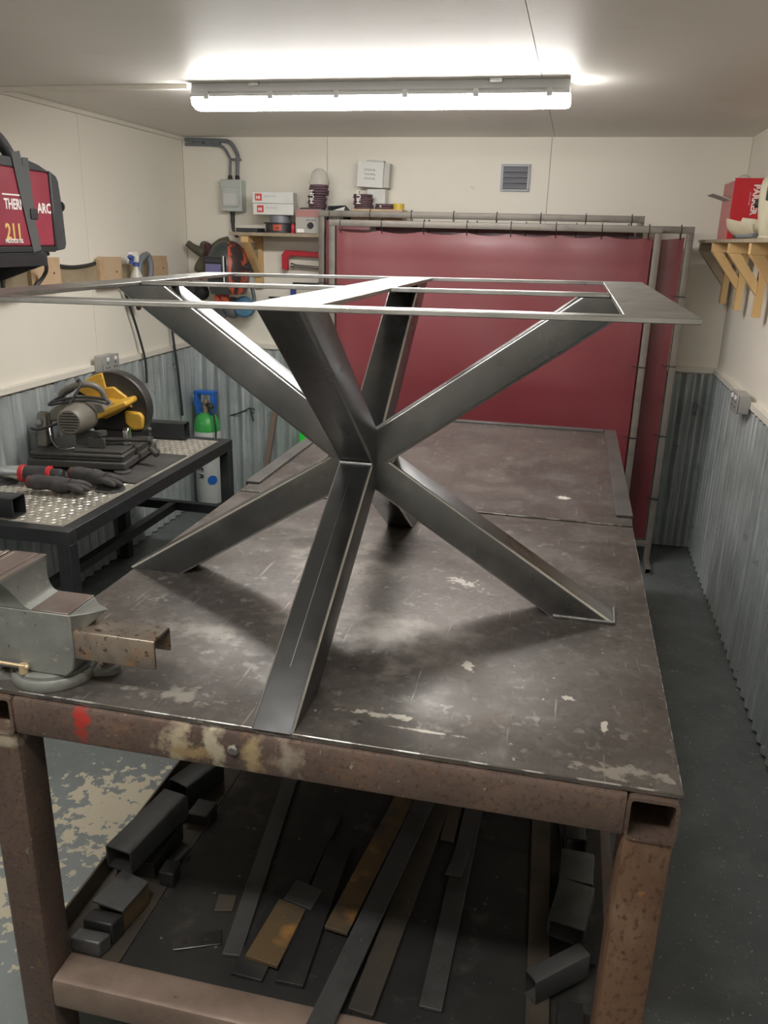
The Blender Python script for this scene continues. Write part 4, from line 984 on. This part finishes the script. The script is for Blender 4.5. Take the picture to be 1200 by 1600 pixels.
# rear pivot bracket and arm
MB(SM).prism_x([(-.10, .0765), (-.02, .0765), (-.028, .20), (-.05, .225), (-.078, .215), (-.09, .18)], -.208, -.165).build('pivot_post', 'motor_grey', cs, bevel=.006)
MB(SM).cyl((-.187, -.11, .185), (-.187, .03, .185), .014, n=12).build('pivot_pin', 'chrome', cs, smooth=40)
MB(SM).prism_y([(-.17, .175), (-.165, .225), (-.06, .285), (.08, .27), (.10, .225), (.0, .20)], -.055, .035).build('arm', 'motor_grey', cs, bevel=.01)
MB(SM).prism_y([(-.02, .185), (-.04, .245), (.0, .272), (.105, .262), (.175, .285), (.185, .262), (.10, .205), (.05, .18)], .030, .085).build('gear_housing', 'yellow_paint', cs, bevel=.01)
MB(SM).prism_y([(.03, .222), (.175, .283), (.188, .262), (.05, .195)], -.055, .030).build('belt_arm', 'yellow_paint', cs, bevel=.008)
mo = MB(SM).lathe([(.048, 0), (.056, .01), (.058, .05), (.066, .075), (.066, .14), (.055, .16)], 28, T((-.012, -.19, .212), rx=-math.pi/2)).build('motor', 'motor_grey', cs, smooth=40)
for i in range(7):
    hw = math.sqrt(max(0, .042**2-(.012*(i-3))**2))
    MB(SM).box(-.012-hw, -.012+hw, -.1925, -.1900, .212+.012*(i-3)-.0022, .212+.012*(i-3)+.0022).build('vent_slot', 'rubber', mo)
# wheel guard: thick disc, cut away underneath, with rolled rim
WC = Vector((.055, .13, .214)); R_ = .166
def arc(r, a0, a1, n): return [(WC.x+r*math.cos(math.radians(a0+(a1-a0)*i/n)), WC.z+r*math.sin(math.radians(a0+(a1-a0)*i/n))) for i in range(n+1)]
MB(SM).prism_y(arc(R_, -38, 215, 40), WC.y-.030, WC.y+.034).build('wheel_guard', 'guard_dark', cs, bevel=.006, smooth=30)
MB(SM).sweep([(x_, WC.y-.031, z_) for x_, z_ in arc(R_-.006, -38, 215, 40)], .006, 6).build('guard_rim', 'guard_dark', cs, smooth=60)
MB(SM).prism_y(arc(.150, -178, -2, 30), WC.y-.002, WC.y+.0015).build('cutting_wheel', 'dark_mat', cs)
MB(SM).prism_y(arc(.163, 100, 152, 10)+[(WC.x-.07, WC.z+.03), (WC.x-.012, WC.z+.07)], WC.y-.046, WC.y-.0315).build('guard_plate', 'yellow_paint', cs, bevel=.004)
MB(SM).prism_y([(WC.x-.03, WC.z+.095), (WC.x+.02, WC.z+.102), (WC.x+.075, WC.z+.06), (WC.x+.098, WC.z+.01), (WC.x+.04, WC.z+.025), (WC.x-.02, WC.z+.03)], WC.y-.052, WC.y-.0315).build('guard_plate', 'yellow_paint', cs, bevel=.006)
MB(SM).prism_y([(WC.x+.062, WC.z-.002), (WC.x+.135, WC.z-.008), (WC.x+.150, WC.z-.03), (WC.x+.142, WC.z-.085), (WC.x+.095, WC.z-.092), (WC.x+.062, WC.z-.06)], WC.y-.058, WC.y-.0315).build('guard_plate', 'yellow_paint', cs, bevel=.010)
MB(SM).cyl((WC.x, WC.y-.05, WC.z), (WC.x, WC.y-.031, WC.z), .032, n=18).build('spindle_boss', 'guard_dark', cs, smooth=40)
hd = spline([(-.10, -.02, .26), (-.105, -.04, .30), (-.05, -.05, .335), (.02, -.04, .345), (.06, -.02, .32), (.07, .0, .275)], 5)
MB(SM).sweep(hd, .014, 8).build('handle', 'motor_grey', cs, smooth=60)
cb = [(-.205, -.10, .15), (-.21, -.13, .165), (-.15, -.16, .17), (-.06, -.15, .21), (-.03, -.12, .28), (-.0, -.08, .345), (-.02, -.05, .365), (-.05, -.04, .32), (-.13, -.05, .275), (-.15, -.07, .255), (-.06, -.09, .275), (.05, -.085, .285), (.11, -.07, .27), (.09, -.07, .292), (-.02, -.08, .295), (-.13, -.07, .27)]
MB(SM).sweep(spline(cb, 5), .0055, 6).build('power_cord', 'cable_black', cs, smooth=60)
MB(SM).sweep(spline([(-.135, -.12, .17), (-.11, -.15, .12), (-.07, -.165, .088), (-.03, -.13, .0855)], 5), .006, 6).build('spring_rod', 'chrome', cs, smooth=60)

# grinder, gloves, cutting disc on the bench
ag = thing('angle_grinder', 'black angle grinder with red collars on the saw bench', 'grinder', (-2.05, 2.74, ZT))
A = Vector((-2.18, 2.725, ZT+.041)); Bq = Vector((-1.92, 2.77, ZT+.041)); dq = (Bq-A).normalized()
qm = Matrix.Translation(A) @ dq.to_track_quat('Z', 'Y').to_matrix().to_4x4()
MB(qm).lathe([(.030, .10), (.033, .115), (.033, .19), (.029, .205)], 18).build('motor_body', 'black_plastic', ag, smooth=40)
MB(qm).lathe([(.034, .088), (.0355, .092), (.0355, .106), (.031, .110)], 18).build('collar', 'tool_red', ag, smooth=40)
MB(qm).lathe([(.032, .198), (.034, .202), (.034, .212), (.028, .216)], 18).build('collar', 'tool_red', ag, smooth=40)
MB(qm).lathe([(.024, .216), (.025, .25), (.018, .262)], 16).build('tail', 'black_plastic', ag, smooth=40)
MB(qm).lathe([(.022, .0), (.031, .03), (.032, .088)], 16).build('gear_head', 'chrome', ag, smooth=40)
MB().lathe([(.058, .002), (.058, .005)], 30, T((-2.17, 2.727, ZT))).build('grinding_disc', 'dark_mat', ag, smooth=40)
def glove(label, c, rz, mat):
    t = thing('work_glove', label, 'glove', (c[0], c[1], ZT), 'work gloves on the saw bench')
    M = T((c[0], c[1], ZT+.013), rz)
    b = MB(M)
    b.sweep(spline([(-.115, 0, .026), (-.06, .0, .028), (-.01, 0, .022), (.03, 0, .018)], 5), [.030]*4+[.028]*4+[.033]*4+[.030]*4, 10)
    cuff = MB(M).sweep([(-.135, .0, .027), (-.12, 0, .027), (-.085, 0, .027)], [.0255, .0265, .0263], 12).build('cuff', 'glove_maroon', t, smooth=60)
    for i, (yy, ln, cz) in enumerate(((-.030, .062, .014), (-.010, .078, .012), (.011, .074, .018), (.030, .056, .014))):
        b.sweep(spline([(.015, yy*.7, .018), (.045, yy, cz+.010), (.045+ln*.5, yy*1.15, cz+.006), (.040+ln, yy*1.2, cz-.002)], 4), [.0135]*9+[.0125, .011, .009, .005], 8)
    b.sweep(spline([(-.03, .024, .020), (.0, .052, .018), (.035, .066, .0145)], 4), [.0145]*5+[.0135, .012, .010, .006], 8)
    b.build('hand', mat, t, smooth=60)
    return t
glove('grey knitted work glove lying flat beside the cutting disc', (-1.86, 2.665, 0), .12, 'glove_grey')
glove('grey knitted work glove lying against the chop saw mat', (-1.775, 2.79, 0), -.12, 'glove_grey')
tag(MB().lathe([(.008, .0012), (.058, .0012), (.058, .0042), (.008, .0042), (.008, .0012)], 32, T((-1.715, 2.765, ZT)), cap=False).build('cutting_disc', 'dark_mat'), 'thin dark cutting disc lying on the tread plate', 'disc')

# ---------------------------------------------------------------- gas cylinder and corner clutter
gx, gy = -2.125, 4.555
gcyl = thing('gas_cylinder', 'small white and green gas cylinder with blue valve guard in the corner', 'gas cylinder', (gx, gy, 0))
MB().lathe([(.070, 0), (.078, .01), (.078, .05)], 28, T((gx, gy, 0))).build('foot_ring', 'charcoal', gcyl, smooth=40)
MB().lathe([(.076, .0505), (.082, .062), (.082, .50), (.080, .51)], 28, T((gx, gy, 0))).build('body', 'gas_white', gcyl, smooth=40)
MB().lathe([(.080, .511), (.079, .55), (.066, .59), (.044, .615), (.034, .62)], 28, T((gx, gy, 0))).build('shoulder', 'gas_green', gcyl, smooth=50)
MB().lathe([(.022, .62), (.022, .66), (.014, .665), (.014, .70)], 16, T((gx, gy, 0))).build('valve', 'brass', gcyl, smooth=40)
g_ = MB()
for s in (-1, 1):
    g_.prism_y([(gx+s*.050, .612), (gx+s*.034, .612), (gx+s*.046, .68), (gx+s*.040, .735), (gx+s*.062, .742), (gx+s*.066, .68)], gy-.035, gy+.03)
g_.box(gx-.066, gx+.066, gy-.035, gy+.03, .735, .757)
g_.build('valve_guard', 'gas_blue', gcyl, bevel=.005)
MB().cyl((gx+.015, gy-.015, .672), (gx+.05, gy-.045, .672), .014, n=12).ball((gx+.055, gy-.05, .672), .019).build('regulator', 'charcoal', gcyl, smooth=50)
MB().sweep(spline([(gx+.055, gy-.055, .668), (gx+.075, gy-.07, .64), (gx+.088, gy-.075, .57), (gx+.090, gy-.075, .50), (gx+.08, gy-.09, .42), (gx+.0, gy-.11, .37)], 5), .006, 6).build('hose', 'cable_black', gcyl, smooth=60)
vs = []
def curved_text(body, size, ang, z, mat):
    """letters one below another around the cylinder side"""
    for i, ch in enumerate(body):
        a = math.radians(ang); nrm = Vector((math.cos(a), math.sin(a), 0))
        p = Vector((gx, gy, 0))+nrm*.0826+Vector((0, 0, z-i*size*.82))
        tv = Vector((-nrm.y, nrm.x, 0))
        text('lettering', ch, size, p, (0, 0, -1), tv, mat, gcyl, bold=.001)
curved_text('ORDER', .055, -112, .43, 'print_dark')
a = math.radians(-52); nrm = Vector((math.cos(a), math.sin(a), 0))
pm = Matrix.Translation(Vector((gx, gy, .21))+nrm*.0805) @ nrm.to_track_quat('Z', 'Y').to_matrix().to_4x4()
MB(pm).lathe([(.030, 0), (.030, .0028)], 20).build('round_sticker', 'gas_blue', gcyl)
gp = thing('green_container', 'bright green plastic container on the floor behind the welding bench', 'container', (-1.42, 4.55, 0))
MB().box(-1.503, -1.375, 4.458, 4.62, .0005, .625).build('tub', 'green_plastic', gp, bevel=.012)
MB().box(-1.507, -1.371, 4.454, 4.624, .6255, .648).build('lid', 'green_plastic', gp, bevel=.006)
tag(MB().bar((-1.80, 4.56, .012), (-1.712, 4.655, .66), .030, .022, z=(0, 1, 0)).build('timber_stick', 'stick_brown', bevel=.001), 'thin brown timber stick leaning on the corrugated back wall', 'stick')
hk = MB().sweep(spline([(-2.02, 4.672, .585), (-1.95, 4.670, .61), (-1.90, 4.668, .635), (-1.885, 4.667, .64), (-1.875, 4.667, .60), (-1.865, 4.667, .56)], 5), .004, 6)
hk.sweep([(-1.868+.012*math.cos(k*.5), 4.668, .628+.014*math.sin(k*.5)) for k in range(12)], .0025, 5)
tag(hk.build('wire_hook', 'wire_dark', smooth=60), 'bent wire hook hanging on the corrugated back wall', 'hook')

# ---------------------------------------------------------------- steel offcuts on the bench's lower shelf
SZ = .2008
def plate(name, label, pts, z, th, mat, cat='steel offcut', group=None, bev=.001):
    o = MB().prism(list(pts), th, Matrix.Translation((0, 0, z))).build(name, mat, bevel=bev)
    return tag(o, label, cat, group)
def strip(name, label, a, b, w, z, th, mat, group=None, cat='steel bar'):
    a, b = Vector(a), Vector(b); d = (b-a).normalized(); n = Vector((-d.y, d.x))*w/2
    return plate(name, label, [tuple(a+n), tuple(a-n), tuple(b-n), tuple(b+n)], z, th, mat, cat, group)
GP = 'steel offcuts on the lower shelf'
def tubeoff(label, a, b, w, h, z, mat, t=.004, tilt=0):
    o = MB().tube((a[0], a[1], z+h/2), (b[0], b[1], z+h/2+tilt), w, h, t).build('box_section_offcut', mat, smooth=40)
    return tag(o, label, 'steel tube', GP)
# left edge pile
MB_ = MB().tube((-.905, 1.66, SZ+.036), (-.86, 1.79, SZ+.036), .07, .07, .004)
tag(MB_.build('box_section_offcut', 'scrap_dark', smooth=40), 'short dark box section, farthest in the pile along the shelf lip', 'steel tube', GP)
plate('steel_plate', 'small square plate leaning flat in front of the farthest box section', [(-.925, 1.60), (-.865, 1.585), (-.855, 1.64), (-.915, 1.655)], SZ, .006, 'scrap_grey', group=GP)
b = MB().tube((-.905, 1.36, SZ+.078), (-.868, 1.575, SZ+.082), .072, .062, .004)
tag(b.build('box_section_offcut', 'scrap_grey', smooth=40), 'grey box section resting on scraps, its open end facing out', 'steel tube', GP)
plate('packing_block', 'dark steel block under the grey box section', [(-.94, 1.40), (-.84, 1.40), (-.84, 1.55), (-.94, 1.55)], SZ, .045, 'scrap_dark', group=GP)
plate('steel_plate', 'tilted dark plate with a rusty edge atop the shelf pile', [(-.905, 1.245), (-.825, 1.235), (-.812, 1.325), (-.888, 1.345)], SZ+.062, .006, 'scrap_grey', group=GP)
tag(MB().tube((-.862, 1.247, SZ+.030), (-.848, 1.335, SZ+.030), .065, .060, .004).build('box_section_offcut', 'scrap_rust', smooth=40), 'rusty edged box section under the tilted dark plate', 'steel tube', GP)
plate('steel_block', 'small dark steel block between the tilted plate and the lower rail', [(-.905, 1.205), (-.835, 1.205), (-.828, 1.240), (-.898, 1.240)], SZ, .055, 'scrap_dark', group=GP, bev=.004)
plate('steel_block', 'low dark steel block nearest the lower rail in the shelf pile', [(-.915, 1.168), (-.845, 1.168), (-.835, 1.200), (-.908, 1.200)], SZ, .040, 'scrap_grey', group=GP, bev=.004)
plate('steel_block', 'small dark cube beside the grey box section', [(-.822, 1.385), (-.785, 1.385), (-.787, 1.43), (-.825, 1.43)], SZ, .040, 'scrap_dark', group=GP, bev=.003)
tag(MB().cyl((-.822, 1.445, SZ+.0125), (-.808, 1.505, SZ+.0125), .012, n=14).build('round_bar', 'scrap_grey', smooth=40), 'short round bar beside the grey box section', 'steel bar', GP)
plate('steel_block', 'dark angled scrap behind the grey box section', [(-.855, 1.60), (-.80, 1.60), (-.795, 1.66), (-.85, 1.665)], SZ, .030, 'scrap_dark', group=GP, bev=.002)
# drilled plate
o = plate('drilled_plate', 'small shiny drilled plate lying on the dark shelf', [(-.705, 1.222), (-.612, 1.262), (-.626, 1.298), (-.720, 1.250)], SZ, .004, 'steel_leg')
MB().lathe([(.006, 0), (.006, .0012)], 14, T((-.648, 1.264, SZ+.0035))).build('hole', 'rubber', o)
MB().lathe([(.006, 0), (.006, .0012)], 14, T((-.690, 1.247, SZ+.0035))).build('hole', 'rubber', o)
plate('rag_scrap', 'small pale paper scrap near the drilled plate', [(-.665, 1.345), (-.625, 1.355), (-.632, 1.40), (-.675, 1.395)], SZ, .002, 'scrap_brown', 'scrap')
# long flat bars, from the shelf lip side across
strip('flat_bar', 'long grey flat bar on the shelf next to the drilled plate', (-.578, 1.238), (-.690, 2.15), .040, SZ, .008, 'scrap_grey', GP)
strip('flat_bar', 'wide dark flat bar under the short rusty plate', (-.528, 1.195), (-.505, 1.72), .070, SZ, .008, 'scrap_dark', GP)
strip('flat_bar', 'dark flat bar lying beside the wide dark one', (-.436, 1.20), (-.445, 1.62), .060, SZ, .010, 'scrap_dark', GP)
plate('steel_plate', 'short rusty plate with orange edges on the wide dark bar', [(-.545, 1.235), (-.470, 1.226), (-.460, 1.385), (-.528, 1.400)], SZ+.0085, .010, 'scrap_rust', group=GP)
plate('steel_plate', 'small grey plate tucked behind the short rusty plate', [(-.520, 1.405), (-.450, 1.390), (-.443, 1.452), (-.510, 1.468)], SZ+.0085, .006, 'scrap_grey', group=GP)
strip('flat_bar', 'yellow rust stained wide flat bar crossing the shelf', (-.378, 1.345), (-.290, 2.05), .055, SZ+.0105, .008, 'scrap_rust', GP)
strip('flat_bar', 'long bare grey flat bar jutting out over the lower rail', (-.352, 1.045), (-.235, 2.05), .050, SZ+.019, .008, 'scrap_grey', GP)
strip('flat_bar', 'long dark flat bar covered in yellow rust spots', (-.278, 1.172), (-.205, 2.05), .052, SZ, .010, 'scrap_spotted', GP)
strip('flat_bar', 'narrow grey flat bar ending in front of the square tube offcut', (-.145, 1.215), (-.128, 2.05), .046, SZ, .008, 'scrap_grey', GP)
plate('steel_plate', 'small grey plate lying on the narrow grey flat bar', [(-.170, 1.575), (-.132, 1.577), (-.122, 1.675), (-.155, 1.680)], SZ+.0085, .005, 'scrap_grey', group=GP)
strip('flat_bar', 'short brown flat bar beside the narrow grey one', (-.185, 1.70), (-.178, 2.0), .034, SZ, .008, 'scrap_brown', GP)
strip('flat_bar', 'long brown flat bar next to the boxes by the rusty leg', (.066, 1.18), (.041, 2.05), .046, SZ, .008, 'scrap_brown', GP)
strip('flat_bar', 'dark flat bar beneath the box sections by the rusty leg', (.155, 1.40), (.10, 2.05), .050, SZ, .010, 'scrap_dark', GP)
tubeoff('small box section, farthest of those by the rusty leg', (.134, 1.72), (.128, 1.80), .05, .05, SZ+.0105, 'scrap_dark')
tubeoff('dark box section behind the tilted one by the rusty leg', (.132, 1.565), (.137, 1.665), .078, .06, SZ+.0105, 'scrap_grey')
tag(MB().tube((.112, 1.435, SZ+.043), (.135, 1.555, SZ+.052), .080, .050, .004).build('box_section_offcut', 'scrap_grey', smooth=40), 'tilted wide box section by the rusty leg', 'steel tube', GP)
o = tag(MB().tube((.046, 1.285, SZ+.037), (.150, 1.375, SZ+.042), .036, .062, .003).build('box_section_offcut', 'scrap_grey', smooth=40), 'square tube offcut with bright cut end lying across the brown bar', 'steel tube', GP)
d_ = (Vector((.150, 1.375, SZ+.042))-Vector((.046, 1.285, SZ+.037))).normalized(); p_ = Vector((.046, 1.285, SZ+.037))
MB().tube(p_-d_*.0012, p_-d_*.0001, .036, .062, .003).build('cut_end', 'steel_bright', o)
plate('steel_block', 'dark steel block behind the rusty leg on the shelf', [(.100, 1.200), (.148, 1.200), (.148, 1.262), (.100, 1.262)], SZ, .050, 'scrap_dark', group=GP)
